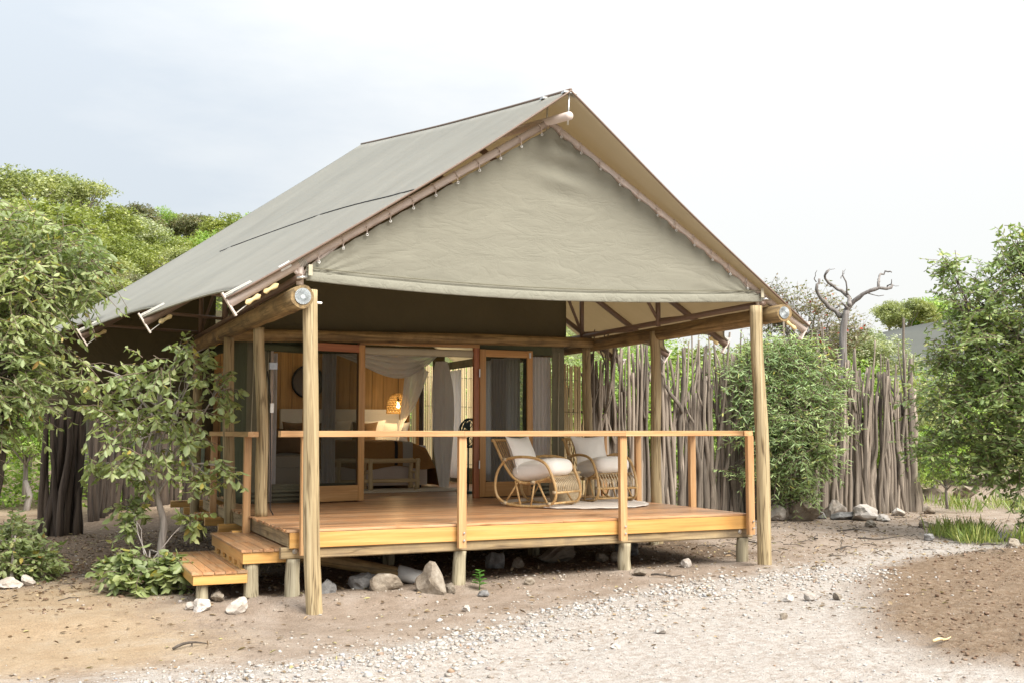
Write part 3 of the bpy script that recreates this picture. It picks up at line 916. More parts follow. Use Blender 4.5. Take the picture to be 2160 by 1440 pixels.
# collar rope where the gable corner is tied, maker's blank tag on the left rafter
cr = MB()
for q in range(5):
    cx_, cz_ = 0.06 - q * 0.014, rafter_z(-0.35, 0.06 - q * 0.014)
    d = Vector((0.85, 0, 0.52)); n2 = Vector((-0.52, 0, 0.85))
    cr.tube([Vector((cx_, -0.35, cz_)) + (n2 * math.cos(a) + Vector((0, 1, 0)) * math.sin(a)) * 0.049 for a in [2 * math.pi * w / 12 for w in range(13)]], 0.006, 5, False)
part('corner_lashing', cr.mesh('corner_lashing', M_ROPE, True), tent)
dd = Vector((-3.45, 0, -2.195)).normalized()
Mt = Matrix.Translation((-0.14, -0.40, rafter_z(-0.35, -0.14) + 0.055)) @ Matrix.Rotation(-math.atan2(2.195, 3.45), 4, 'Y')
part('paper_tag', MB().box((-0.06, -0.002, -0.03), (0.06, 0.002, 0.03)).mesh('paper_tag', M_WHITEBOX), tent, Mt)

# inner tent: upper gable, walls, windows
BV = 9.5
XL, XR, WV = 0.32, 5.21, 4.15


def inner_gable(i, j):
    x = XL - 0.25 + (XR + 0.05 - XL + 0.25) * i
    zt = min(ridge_pipe(4.2) - 0.1, rafter_z(4.25, x) - 0.08)
    z = 3.02 + (zt - 3.02) * j
    return (x, WV + 0.03 + 0.02 * noise.noise((x * 1.2, z * 2, 1)), z)


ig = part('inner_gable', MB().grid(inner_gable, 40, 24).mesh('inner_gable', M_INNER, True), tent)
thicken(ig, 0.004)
ir = MB()
for sgn in (-1, 1):
    xe = XL if sgn < 0 else XR
    ir.grid(lambda i, j: (2.78 + (xe + sgn * 0.25 - 2.78) * i, WV + 0.07 + (BV - WV - 0.07) * j, 4.86 + (3.05 - 4.86) * i - 0.03 * math.sin(math.pi * i) - 0.02 * math.sin(j * 9)), 14, 20, flip=sgn > 0)
o = part('inner_roof', ir.mesh('inner_roof', M_LINING, True), tent); thicken(o, 0.004)


def wall_sheet(name, p0, p1, z0, z1, mat, nu=12, nv=16, amp=0.012, seed=0.0, dom=None):
    p0 = Vector(p0); p1 = Vector(p1)
    d = (p1 - p0); nrm = Vector((-d.y, d.x)).normalized()

    def fn(i, j):
        x, y = p0.x + d.x * i, p0.y + d.y * i
        z = z0 + (z1 - z0) * j
        w = amp * noise.noise((i * d.length * 3.0 + seed, z * 0.8, seed))
        return (x + nrm.x * w, y + nrm.y * w, z)
    o = part(name, MB().grid(fn, nu, nv).mesh(name, mat, True), tent)
    thicken(o, 0.004)
    return o


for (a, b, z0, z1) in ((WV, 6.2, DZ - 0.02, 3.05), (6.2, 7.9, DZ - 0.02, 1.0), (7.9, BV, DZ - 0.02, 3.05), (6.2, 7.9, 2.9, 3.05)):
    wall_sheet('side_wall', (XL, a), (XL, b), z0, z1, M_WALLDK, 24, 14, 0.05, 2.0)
part('window_mesh', MB().grid(lambda i, j: (XL + 0.01, 6.2 + 1.7 * i, 1.0 + 1.9 * j), 2, 2).mesh('window_mesh', M_MESH_LT), tent)  # unseen left window, added to let more daylight into the bedroom
for (a, b, z0, z1) in ((WV, 4.35, DZ, 3.05), (4.35, 5.35, DZ, 1.0), (5.35, 5.7, DZ, 3.05), (5.7, 7.4, DZ, 1.0), (5.7, 7.4, 2.9, 3.05), (7.4, 7.75, DZ, 3.05), (7.75, 9.2, DZ, 1.0), (9.2, BV, DZ, 3.05), (4.35, 5.35, 2.9, 3.05), (7.75, 9.2, 2.9, 3.05)):
    wall_sheet('side_wall', (XR, a), (XR, b), z0, z1, M_WALL, 12, 8, 0.02, 5.0)
for (a, b) in ((4.35, 5.35), (5.7, 7.4), (7.75, 9.2)):  # middle opening is added to brighten the bedroom
    part('window_mesh', MB().grid(lambda i, j: (XR + 0.01, a + (b - a) * i, 1.0 + 1.9 * j), 2, 2).mesh('window_mesh', M_MESH_LT), tent)
# dark sheet added under the left eave, standing in for deep shade
def rear_left(i, j):
    x = eaveL(7.0) + 0.35 + (XL - eaveL(7.0) - 0.35) * i
    zt = rafter_z(7.0, x) + 0.05; zb = 1.6 + 0.5 * (1 - i)
    return (x, 7.05 + 0.03 * noise.noise((x * 2, j * 3, 0)), zb + (zt - zb) * j)
o = part('eave_shade_sheet', MB().grid(rear_left, 16, 10).mesh('eave_shade_sheet', M_INNER, True), tent); thicken(o, 0.004)
wall_sheet('front_wall', (XL, WV), (0.66, WV), DZ, 3.0, M_WALL, 10, 16, 0.02, 3.0)
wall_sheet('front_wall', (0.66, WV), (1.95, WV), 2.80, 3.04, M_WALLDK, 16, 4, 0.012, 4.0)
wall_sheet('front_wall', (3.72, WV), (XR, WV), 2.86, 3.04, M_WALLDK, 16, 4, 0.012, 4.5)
wall_sheet('front_wall', (5.00, WV), (XR, WV), DZ, 3.0, M_WALL, 8, 16, 0.012, 6.0)
wall_sheet('front_wall', (0.66, WV), (1.95, WV), DZ, 0.96, M_WALL, 16, 8, 0.012, 7.0)
wall_sheet('front_wall', (3.72, WV), (5.00, WV), DZ, 0.92, M_WALL, 16, 8, 0.012, 8.0)
for z in (0.745, 0.80, 0.86):      # rolled storm flap at the foot of the wall
    for a, b in ((0.36, 1.9), (4.62, 5.18)):
        pipe('wall_fold', tent, [(a, WV - 0.03, z), ((a + b) / 2, WV - 0.034, z + 0.006), (b, WV - 0.03, z)], 0.022, M_WALL, 8)
pipe('rolled_flap', tent, [(0.40, WV - 0.05, 2.86), (1.1, WV - 0.05, 2.83), (1.85, WV - 0.05, 2.85)], 0.055, M_WALLDK, 12)
for (x0, x1, nm) in ((0.66, 1.92, 'window_mesh'), (4.62, 5.0, 'window_mesh')):
    part(nm, MB().grid(lambda i, j: (x0 + (x1 - x0) * i, WV + 0.012, 0.93 + 1.93 * j), 2, 2).mesh(nm, M_MESH_LT), tent)
for x in (0.40, 0.60, 5.10):       # zips and piping
    pipe('zip', tent, [(x, WV - 0.022, 0.72), (x - 0.012, WV - 0.03, 1.6), (x + 0.015, WV - 0.022, 2.9)], 0.007, M_BLIND, 6)
part('window_frame_pole', MB().tube([(0.655, WV - 0.05, 0.72), (0.655, WV - 0.05, 2.82)], 0.022, 10).mesh('window_frame_pole', M_PIPE, True), tent)

# rear wall: golden planks, window slot at right
nb = 18
for k in range(nb):
    x0 = XL + 0.02 + (4.36 - XL - 0.02) * k / nb; x1 = XL + 0.02 + (4.36 - XL - 0.02) * (k + 1) / nb
    key = 'wall_plank'
    if k == 0:
        w_ = x1 - x0
        wp = MB().box((-w_ / 2 + 0.004, 0, 0), (w_ / 2 - 0.004, 0.02, 2.6)).mesh('wall_plank', M_PANEL)
    part('wall_plank', wp, tent, Matrix.Translation(((x0 + x1) / 2, BV - 0.04 + 0.004 * (k % 3), DZ)))
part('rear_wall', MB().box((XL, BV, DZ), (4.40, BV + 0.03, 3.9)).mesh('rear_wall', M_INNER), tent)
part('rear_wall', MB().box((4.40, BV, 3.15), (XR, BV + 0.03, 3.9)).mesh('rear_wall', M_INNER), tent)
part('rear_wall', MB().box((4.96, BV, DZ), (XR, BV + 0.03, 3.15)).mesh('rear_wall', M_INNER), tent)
for x in (4.42, 4.62):
    board('window_jamb', tent, (x, BV - 0.05, DZ), (x, BV - 0.05, 3.1), 0.06, 0.05, M_DOOR)
pipe('window_post', tent, [(4.74, BV + 0.1, DZ), (4.74, BV + 0.1, 3.1)], 0.06, M_BARK_DARK, 10)

# door frame and the two mesh doors folded out
DT, DB = 2.93, DZ
board('door_jamb', tent, (1.92, 4.10, DB), (1.92, 4.10, DT), 0.06, 0.09, M_DOOR_RED)
board('door_jamb', tent, (3.71, 4.10, DB), (3.71, 4.10, DT), 0.07, 0.09, M_DOOR_RED)
board('door_head', tent, (1.89, 4.10, DT + 0.03), (3.75, 4.10, DT + 0.03), 0.09, 0.06, M_DOOR)
part('rolled_blind', MB().grid(lambda i, j: (1.955 + 1.71 * i, 4.13 + 0.03 * math.cos(2 * math.pi * j), 2.845 + 0.055 * math.sin(2 * math.pi * j)), 20, 12).mesh('rolled_blind', M_BLIND, True), tent)


def door_leaf(hinge, free, lab, redtop):
    h = Vector((hinge[0], hinge[1], 0)); f = Vector((free[0], free[1], 0))
    d = (f - h).normalized(); w = (f - h).length
    base = h + Vector((0, 0, DZ + 0.015))
    ang = math.atan2(d.y, d.x)
    D = Matrix.Translation(base) @ Matrix.Rotation(ang, 4, 'Z')
    H = 2.2
    fr = part('door', MB().tube([(0.0, 0, 0.02), (0.0, 0, 0.03)], 0.001, 4).mesh('door_pin', M_STEEL), tent, D, lab)
    def bd(name, a, b, ww, hh, m):
        q = board(name, fr, D @ Vector(a), D @ Vector(b), ww, hh, m)
        return q
    s = 0.10
    # stiles stand on edge: width along the leaf
    def slab(name, x0, x1, z0, z1, m, axis):
        Lx, Lz = x1 - x0, z1 - z0
        if axis == 'Z':
            me = board_mesh(Lz, 0.04, Lx, m, 0.004, name)
            M = D @ Matrix.Translation(((x0 + x1) / 2, 0, (z0 + z1) / 2)) @ Matrix.Rotation(-math.pi / 2, 4, 'Y')
        else:
            me = board_mesh(Lx, 0.04, Lz, m, 0.004, name)
            M = D @ Matrix.Translation(((x0 + x1) / 2, 0, (z0 + z1) / 2))
        return part(name, me, fr, M)
    slab('stile', 0, s, 0, H, M_DOOR, 'Z')
    slab('stile', w - s, w, 0, H, M_DOOR, 'Z')
    slab('top_rail', s + 0.001, w - s - 0.001, H - 0.11, H - 0.002, redtop, 'X')
    slab('bottom_rail', s + 0.001, w - s - 0.001, 0.002, 0.22, M_DOOR, 'X')
    part('mesh_pane', MB().grid(lambda i, j: (s + (w - 2 * s) * i, 0.004, 0.22 + (H - 0.33) * j), 2, 2).mesh('mesh_pane', M_MESH), fr, D)
    for z in (0.42, 1.78):
        part('hinge', MB().tube([(-0.012, -0.025, z), (-0.012, -0.025, z + 0.12)], 0.011, 8).mesh('hinge', M_STEEL), fr, D)
    part('latch', MB().box((w - 0.07, -0.035, H - 0.11), (w - 0.04, -0.021, H - 0.03)).mesh('latch', M_STEEL), fr, D)
    return fr


door_leaf((1.965, 4.04), (1.03, 3.80), 'left timber door with dark insect mesh, folded outward', M_DOOR_RED)
door_leaf((3.75, 4.06), (4.655, 4.13), 'right timber door with dark insect mesh, folded against the wall', M_DOOR)

# ================================================================== deck
deck = thing('deck', 'raised orange timber veranda deck on short piles', 'deck', (2.8, 2.0, DZ))
BW = 0.094
nb = int(5.95 / BW)
for k in range(nb):
    y = 0.0 + BW * (k + 0.5) - 0.035
    inside = y > WV
    joints = sorted(random.Random(k).sample([1.2, 1.9, 2.5, 3.1, 3.8, 4.4], 1)) if not inside else [2.8]
    x0 = (0.0 + random.Random(k + 50).uniform(-0.022, 0.012)) if not inside else XL
    x1 = 5.60 if not inside else XR
    cuts = [x0] + joints + [x1]
    for a, b in zip(cuts[:-1], cuts[1:]):
        board('plank', deck, (a + 0.0015, y, DZ - 0.013), (b - 0.0015, y, DZ - 0.013), BW - 0.009, 0.026, M_DECK)
board('fascia', deck, (0.03, -0.012, DZ - 0.107), (5.60, -0.012, DZ - 0.107), 0.034, 0.155, M_PINE)
board('rim_joist', deck, (0.045, 0.02, DZ - 0.105), (0.045, 5.9, DZ - 0.105), 0.045, 0.14, M_BEAM)
board('rim_joist', deck, (5.56, 0.02, DZ - 0.105), (5.56, 5.9, DZ - 0.105), 0.045, 0.14, M_BEAM)
for x in np.arange(0.6, 5.4, 0.6):
    board('joist', deck, (x, 0.02, DZ - 0.105), (x, 9.4, DZ - 0.105), 0.045, 0.14, M_BEAM)
part('floor_sheet', MB().box((XL, 5.93, DZ - 0.03), (XR, 9.6, DZ - 0.002)).mesh('floor_sheet', M_DECK), deck)
for i, v in enumerate((0.045, 2.15, 3.15, 4.3, 5.3, 6.5, 8.2)):
    board('bearer', deck, (-0.05 if i == 0 else -0.18, v, DZ - 0.235), (5.69, v, DZ - 0.235), 0.09, 0.115, M_BEAM if i == 0 else M_PINE, c=0.012)
for v in (0.03,):
    for x in (0.09, 1.92, 3.84, 5.5):
        part('washer', MB().lathe([(0.0, 0.012), (0.012, 0.012), (0.012, 0.004), (0.026, 0.004), (0.026, 0)], 14).mesh('washer', M_STEEL), deck, trs((x, v - 0.032, DZ - 0.215 if x != 1.92 else DZ - 0.20), math.pi / 2))
seed = 40
for v in (0.04, 2.15, 4.3, 6.5, 8.2):
    for x in ((0.075, 1.88, 3.92, 5.55) if v < 1 else (0.06, 1.75, 3.75, 5.6)):
        seed += 1
        log_obj('pile', deck, (x, v, gz(x, v) - 0.12), (x + random.uniform(-0.012, 0.012), v, DZ - 0.293), 0.078, 0.07, M_PILE, 16, 10, 0.02, seed)

# railings
def rail_post(parent, x, y, z0=0.45):
    p = board('rail_post', parent, (x, y, z0), (x, y, 1.633), 0.062, 0.088, M_RAIL)
    for z in (0.53, 0.61):
        part('bolt_head', MB().lathe([(0.0, 0.006), (0.011, 0.004), (0.013, 0)], 10).mesh('bolt_head', M_STEEL), p, trs((x + 0.012, y - 0.0445 if y < 0.2 else y, z), math.pi / 2))
    return p


rl = thing('veranda_railing', 'long straight timber railing along the front edge of the deck', 'railing', (2.8, -0.07, DZ))
for a, b in ((-0.10, 1.87), (1.872, 3.85), (3.852, 5.47)):
    board('handrail', rl, (a, -0.075, 1.665), (b, -0.075, 1.665), 0.13, 0.062, M_RAIL)
for x in (0.165, 1.865, 3.84, 5.605):
    rail_post(rl, x, -0.077)
rl = thing('side_railing', 'timber side railing along the right edge of the deck towards the stick fence', 'railing', (5.65, 2.2, DZ))
for a, b in ((-0.005, 2.02), (2.30, 3.9)):
    board('handrail', rl, (5.65, a, 1.665), (5.65, b, 1.665), 0.12, 0.062, M_RAIL)
for y in (1.27, 2.68, 3.7):
    rail_post(rl, 5.66, y)
rl = thing('side_railing', 'short timber railing at the top of the steps on the left edge of the deck', 'railing', (-0.02, 3.3, DZ))
board('handrail', rl, (-0.03, 1.70, 1.655), (-0.03, 4.66, 1.655), 0.12, 0.062, M_RAIL)
for y in (2.02, 4.55):
    rail_post(rl, -0.035, y, 0.50)

# steps
def step(label, x0, x1, y0, y1, zt, nbd, h, piles):
    s = thing('step', label, 'step', ((x0 + x1) / 2, (y0 + y1) / 2, 0), 'steps up to the deck')
    w = (x1 - x0) / nbd
    for k in range(nbd):
        board('plank', s, (x0 + w * (k + 0.5), y0 - 0.02, zt - 0.013), (x0 + w * (k + 0.5), y1, zt - 0.013), w - 0.005, 0.026, M_DECK)
    board('fascia', s, (x0 + 0.02, y0 + 0.012, zt - 0.027 - h / 2), (x1 - 0.005, y0 + 0.012, zt - 0.027 - h / 2), 0.034, h, M_PINE)
    board('fascia', s, (x0 + 0.035, y0 + 0.031, zt - 0.027 - h / 2), (x0 + 0.035, y1 - 0.03, zt - 0.027 - h / 2), 0.034, h, M_PINE)
    board('fascia', s, (x1 - 0.022, y0 + 0.031, zt - 0.027 - h / 2), (x1 - 0.022, y1 - 0.03, zt - 0.027 - h / 2), 0.034, h, M_PINE)
    for q, (x, y, r) in enumerate(piles):
        log_obj('pile', s, (x, y, gz(x, y) - 0.1), (x, y, zt - 0.03 - h), r, r * 0.93, M_PILE, 14, 8, 0.015, 70 + q + nbd)
    return s


up = step('upper timber step just below the deck', -0.42, 0.13, 0.15, 2.2, 0.505, 5, 0.115, [(-0.30, 0.24, 0.078), (-0.30, 1.95, 0.07), (0.06, 1.9, 0.07)])
lo = step('lower timber step nearest the ground beside the sapling', -0.90, -0.35, 0.14, 2.1, 0.305, 5, 0.10, [(-0.78, 0.24, 0.063), (-0.78, 1.9, 0.06)])
for y in (0.30, 0.62, 0.95, 1.35, 1.75):
    board('riser_block', up, (-0.39, y, 0.34), (-0.39, y + 0.16, 0.34), 0.03, 0.068, M_PINE)
board('riser_rail', up, (-0.385, 0.2, 0.300), (-0.385, 2.1, 0.300), 0.036, 0.02, M_PINE)

# log lying under the deck
lg = thing('log', 'old peeled log with a grey concrete end lying under the deck', 'log', (1.2, 0.6, 0.1))
log_obj('shaft', lg, (0.35, 0.95, 0.34), (1.36, 0.52, 0.15), 0.075, 0.07, M_POLE_DARK, 14, 10, 0.02, 91)
log_obj('concrete_foot', lg, (1.345, 0.525, 0.152), (1.66, 0.40, 0.075), 0.088, 0.075, M_CONCRETE, 14, 8, 0.03, 92)

# boxes and cable on the second post
o = tag(part('junction_box', MB().box((-0.04, -0.03, -0.04), (0.05, 0.03, 0.04)).mesh('junction_box', M_GREYBOX), None, Matrix.Translation((0.215, 1.88, 2.46))), 'grey junction box high on the peeled post at the steps', 'electrical box')
wb = tag(part('switch_box', MB().box((-0.012, -0.02, -0.055), (0.028, 0.02, 0.055)).mesh('switch_box', M_WHITEBOX), None, Matrix.Translation((0.205, 1.88, 1.965))), 'small white box below the grey one on the post', 'electrical box')
cb = tag(part('black_cable', MB().tube([(0.15, 1.86, 2.4), (0.193, 1.87, 2.1), (0.197, 1.868, 1.9), (0.205, 1.87, 1.4), (0.212, 1.87, 0.78), (0.25, 1.87, DZ + 0.01)], 0.007, 6).mesh('black_cable', M_BLACK, True), None), 'thin black cable running down the peeled post by the steps', 'cable')

# ================================================================== furniture on the deck and in the tent
def chair(label, loc, head):
    M = trs((loc[0], loc[1], DZ + 0.02), 0, 0, head)
    c = thing('rocking_chair', label, 'chair', M=M, group='rattan rocking chairs on the deck')
    W = 0.315
    loop = smooth_path([(-0.30, 0, 0.60), (-0.1, 0, 0.635), (0.14, 0, 0.625), (0.31, 0, 0.56), (0.41, 0, 0.42), (0.47, 0, 0.25), (0.47, 0, 0.12), (0.40, 0, 0.04), (0.22, 0, 0.005), (-0.05, 0, 0.0), (-0.26, 0, 0.02), (-0.41, 0, 0.10), (-0.46, 0, 0.25), (-0.42, 0, 0.44), (-0.30, 0, 0.60)], 5)
    seat = smooth_path([(-0.51, 0, 0.85), (-0.43, 0, 0.70), (-0.34, 0, 0.54), (-0.22, 0, 0.385), (-0.06, 0, 0.30), (0.15, 0, 0.315), (0.36, 0, 0.375)], 5)

    def sh(p, y): return [(q.x, q.y + y, q.z) for q in p]
    for sgn in (-1, 1):
        part('arm_loop', MB().tube(sh(loop, sgn * W), 0.019, 8).mesh('arm_loop', M_RATTAN, True), c, M)
        part('seat_rail', MB().tube(sh(seat, sgn * (W - 0.035)), 0.018, 8).mesh('seat_rail', M_RATTAN, True), c, M)
        for a, b in (((-0.12, 0.30), (-0.30, 0.03)), ((0.14, 0.315), (0.10, 0.01)), ((0.18, 0.32), (0.36, 0.035)), ((-0.16, 0.32), (-0.06, 0.01))):
            part('strut', MB().tube([(a[0], sgn * (W - 0.03), a[1]), (b[0], sgn * W, b[1])], 0.0125, 7).mesh('strut', M_RATTAN, True), c, M)
        for (bx, bz) in ((-0.30, 0.60), (0.13, 0.31), (-0.30, 0.03), (0.38, 0.04), (0.46, 0.19)):
            part('binding', MB().tube([(bx - 0.028, sgn * W, bz), (bx + 0.028, sgn * W, bz)], 0.025, 8).mesh('binding', M_RUSH, True), c, M)
    for (x, z, r) in ((-0.51, 0.85, 0.018), (0.36, 0.375, 0.018), (-0.08, 0.30, 0.014), (0.15, 0.31, 0.014), (-0.28, 0.02, 0.014), (0.40, 0.045, 0.014), (0.475, 0.185, 0.015)):
        part('cross_bar', MB().tube([(x, -W, z), (x, W, z)], r, 8).mesh('cross_bar', M_RATTAN, True), c, M)
    bk = MB()
    for k in range(11):
        y = -0.25 + 0.05 * k
        bk.tube(sh(seat, y)[::3], 0.008, 5)
    part('back_canes', bk.mesh('back_canes', M_RATTAN, True), c, M)
    ap = MB()
    for k in range(26):
        y = -0.285 + 0.57 * k / 25
        ap.tube([(0.375, y, 0.385), (0.455, y + (0.022 if k % 2 else -0.022), 0.29), (0.475, y, 0.185)], 0.0075, 5)
    part('woven_apron', ap.mesh('woven_apron', M_RUSH, True), c, M)
    # seat cushion and scatter cushion, each lies loose on the chair
    Mc = M @ trs((0.10, 0, 0.345), 0, RD(-9), 0)
    cu = MB()

    def pad(i, j):
        th = 2 * math.pi * i; ph = math.pi * (j - 0.5)
        ex = lambda v, p: math.copysign(abs(v) ** p, v)
        x = 0.36 * ex(math.cos(ph), 0.45) * ex(math.cos(th), 0.42); y = 0.285 * ex(math.cos(ph), 0.45) * ex(math.sin(th), 0.42)
        z = 0.12 * ex(math.sin(ph), 0.75) + 0.115
        z += 0.022 * (1 - (x / 0.36) ** 2) * (1 - (y / 0.285) ** 2) * (1 if ph > 0 else 0)
        z += 0.012 * noise.noise((x * 7, y * 7, loc[0]))
        return (x, y, z)
    cu.grid(pad, 40, 20)
    tag(part('seat_cushion', cu.mesh('seat_cushion', M_CUSHION, True), None, Mc), 'plump ivory seat cushion on the ' + label.split(',')[0], 'cushion', 'ivory chair cushions')
    Mp = M @ trs((-0.225, 0.0, 0.665), 0, RD(-22), 0)
    tag(part('back_cushion', pillow(0.58, 0.52, 0.20, M_CUSHION, loc[0]), None, Mp), 'ivory back cushion with pointed corners on the ' + label.split(',')[0], 'cushion', 'ivory chair cushions')
    return c


def pillow(w, h, t, mat, seed=0.0):
    """Soft cushion standing in the local YZ plane, pointed corners."""
    mb = MB()
    for sd in (1, -1):
        def fn(i, j):
            u = 2 * i - 1; v = 2 * j - 1
            y = w / 2 * u * (1 - 0.13 * (1 - v * v)); z = h / 2 * v * (1 - 0.13 * (1 - u * u))
            d = max(0, (1 - u * u)) ** 0.55 * max(0, (1 - v * v)) ** 0.55
            return (sd * (t / 2 * d + 0.004) * (1 + 0.15 * noise.noise((u * 2 + seed, v * 2, sd))), y, z)
        mb.grid(fn, 20, 20, flip=sd < 0)
    return mb.mesh('cushion', mat, True)


chair('left rocking chair, seen side on near the open door', (3.78, 2.10), RD(-57))
chair('right rocking chair, facing out beside the deck corner rail', (5.05, 2.72), RD(-86))

rug = MB()
rc = (4.45, 2.35)


def rugfn(i, j):
    a = 2 * math.pi * i
    r = 1.0 * j * (1 + 0.012 * math.sin(a * 40) * (j > 0.98))
    x = rc[0] + 0.98 * r * math.cos(a); y = rc[1] + 1.12 * r * math.sin(a)
    return (x, y, DZ + 0.010 + 0.004 * noise.noise((x * 3, y * 3, 0)) + 0.008 * (j > 0.98) * (0.5 + 0.5 * math.sin(a * 17)))


rug.grid(rugfn, 120, 16)
o = tag(part('round_rug', rug.mesh('round_rug', M_RUGOUT, True), None), 'pale round woven rug under the rocking chairs on the deck', 'rug')
thicken(o, 0.008, -1.0)

st = thing('side_table', 'squat drum shaped woven side table between the rocking chairs', 'table', (4.37, 2.45, DZ + 0.015))
Ms = Matrix.Translation((4.37, 2.45, DZ + 0.015))
dr = MB()
dr.lathe([(0.0, 0.0)] + [(0.19 + 0.03 * math.sin(math.pi * k / 22) + 0.006 * (k % 2), 0.40 * k / 22) for k in range(23)], 40)
part('drum', dr.mesh('drum', M_RUSH, True), st, Ms)
part('top', MB().lathe([(0.215, 0.40), (0.22, 0.42), (0.20, 0.43), (0.0, 0.432)], 36).mesh('top', M_LOGPALE, True), st, Ms)

# ---- bedroom
bed = thing('bed', 'large low bed with taupe base and rumpled covers inside the tent', 'bed', (3.0, 8.1, DZ))
part('base', MB().box((1.95, 7.04, DZ + 0.06), (3.98, 9.1, DZ + 0.42)).mesh('base', M_BEDBASE), bed)
part('mattress', MB().box((1.97, 7.06, DZ + 0.421), (3.96, 9.1, DZ + 0.74)).mesh('mattress', M_WHITE), bed)
for x in (2.05, 3.88):
    part('leg', MB().tube([(x, 7.15, DZ), (x, 7.15, DZ + 0.06)], 0.03, 8).mesh('leg', M_BLACK), bed)
part('headboard', MB().box((1.85, 9.14, DZ + 0.1), (4.14, 9.26, DZ + 1.40)).mesh('headboard', M_WHITE), bed)


def blanket(i, j):
    # i across the bed to the right and down its side; j from the front hem up and back
    prof = [(1.93, 0.80), (2.6, 0.82), (3.2, 0.815), (3.7, 0.79), (3.95, 0.70), (4.06, 0.50), (4.16, 0.25), (4.30, 0.03)]
    k = i * (len(prof) - 1); a = min(int(k), len(prof) - 2); f = k - a
    x = prof[a][0] + (prof[a + 1][0] - prof[a][0]) * f; zt = prof[a][1] + (prof[a + 1][1] - prof[a][1]) * f
    if j < 0.4:
        t = j / 0.4
        zb = 0.36 + 0.03 * math.sin(x * 6)
        hang = zb + (zt - zb) * t ** 0.9 if zt > zb else zt
        y = 6.99 - 0.02 * math.sin(x * 9) + 0.05 * max(0, t - 0.8) * 5 * 0.5 + 0.08 * max(0, (x - 3.95)) * (1 - t)
        z = hang
    else:
        t = (j - 0.4) / 0.6
        y = 7.03 + 1.35 * t; z = zt + 0.02 * math.sin(math.pi * t) * (zt > 0.6)
    z += 0.012 * noise.noise((x * 4, y * 4, z * 3)); y += 0.012 * noise.noise((x * 5, z * 4, 3))
    return (x, y, DZ + z)


tag(part('blanket', MB().grid(blanket, 60, 40).mesh('blanket', M_BROWNFAB, True), None), 'brown blanket draped over the bed end and down to the floor', 'blanket')
bl = bpy.data.objects['blanket']
for nm, i0, i1, m in (('stripe', 0.375, 0.425, M_GREYFAB), ('stripe', 0.335, 0.350, M_BLKFAB)):
    def sfn(i, j):
        P = Vector(blanket(i0 + (i1 - i0) * i, j))
        return (P.x, P.y - 0.012 * (j < 0.42), P.z + 0.010)
    part(nm, MB().grid(sfn, 6, 36).mesh(nm, m, True), bl)
PIL = [(2.25, 8.98, 1.68, 'white'), (2.85, 9.0, 1.70, 'white'), (3.50, 8.98, 1.70, 'white'), (4.0, 9.02, 1.66, 'white'),
       (2.05, 8.82, 1.66, 'brown'), (2.55, 8.80, 1.66, 'brown'), (3.35, 8.80, 1.66, 'brown')]
PILN = {0: 'white pillow standing against the left half of the headboard', 1: 'white pillow standing behind the brown cushions mid bed', 2: 'white pillow behind the brown cushion seen in the doorway', 3: 'white pillow at the right end of the headboard, beside the lamp', 4: 'brown cushion furthest left on the bed', 5: 'brown cushion seen beside the left front post', 6: 'brown pointed cushion seen through the open doorway'}
for k, (x, y, z, c) in enumerate(PIL):
    me = pillow(0.62 if c == 'white' else 0.50, 0.46 if c == 'white' else 0.46, 0.16, M_WHITE if c == 'white' else M_BROWNCUSH, x)
    tag(part('pillow', me, None, trs((x, y, z - 0.02), 0, RD(14), RD(-90))), PILN[k], 'pillow', 'pillows on the bed')

bn = thing('log_bench', 'rustic bench of pale debarked logs at the foot of the bed', 'bench', (3.0, 6.85, DZ))
for x in (2.30, 2.83, 3.66):
    for y in (6.62, 6.98):
        if x < 2.5 and y > 6.9: continue
        log_obj('leg', bn, (x, y, DZ + 0.005), (x, y, DZ + 0.53), 0.042, 0.038, M_LOGPALE, 10, 8, 0.03, int(x * 10 + y))
for y in (6.62, 6.98):
    log_obj('rail', bn, (2.15, y, DZ + 0.49), (3.70, y, DZ + 0.49), 0.032, 0.032, M_LOGPALE, 10, 8, 0.02, int(y * 10))
    log_obj('rail', bn, (2.2, y, DZ + 0.15), (3.70, y, DZ + 0.15), 0.024, 0.024, M_LOGPALE, 10, 8, 0.02, int(y * 11))
for x in (2.30, 2.83, 3.66):
    log_obj('rail', bn, (x, 6.6, DZ + 0.29), (x, 7.0, DZ + 0.29), 0.02, 0.02, M_LOGPALE, 8, 6, 0.01, 7)
o = tag(part('woven_rug', MB().grid(lambda i, j: (1.6 + 2.75 * i, 5.95 + 1.1 * j, DZ + 0.012 + 0.004 * noise.noise((i * 20, j * 8, 0))), 40, 16).mesh('woven_rug', M_RUGIN, True), None), 'grey woven mat on the floor in front of the bed', 'rug')
thicken(o, 0.010, -1.0)
ot = thing('ottoman', 'boxy beige upholstered seat behind the left window', 'ottoman', (0.95, 5.4, DZ))
part('seat_box', MB().box((0.62, 5.0, DZ + 0.03), (1.5, 5.8, DZ + 0.46)).mesh('seat_box', M_BEIGE), ot)
part('cushion_top', MB().box((0.60, 4.98, DZ + 0.465), (1.52, 5.82, DZ + 0.62)).mesh('cushion_top', M_BEIGE), ot)
part('back', MB().box((0.62, 5.83, DZ + 0.03), (1.5, 6.0, DZ + 0.95)).mesh('back', M_BEIGE), ot)
tag(part('scatter_cushion', pillow(0.5, 0.42, 0.15, M_BROWNCUSH, 1.0), None, trs((1.25, 5.74, DZ + 0.84), 0, RD(10), RD(-90))), 'dark brown cushion with a pointed top on the beige seat', 'cushion')

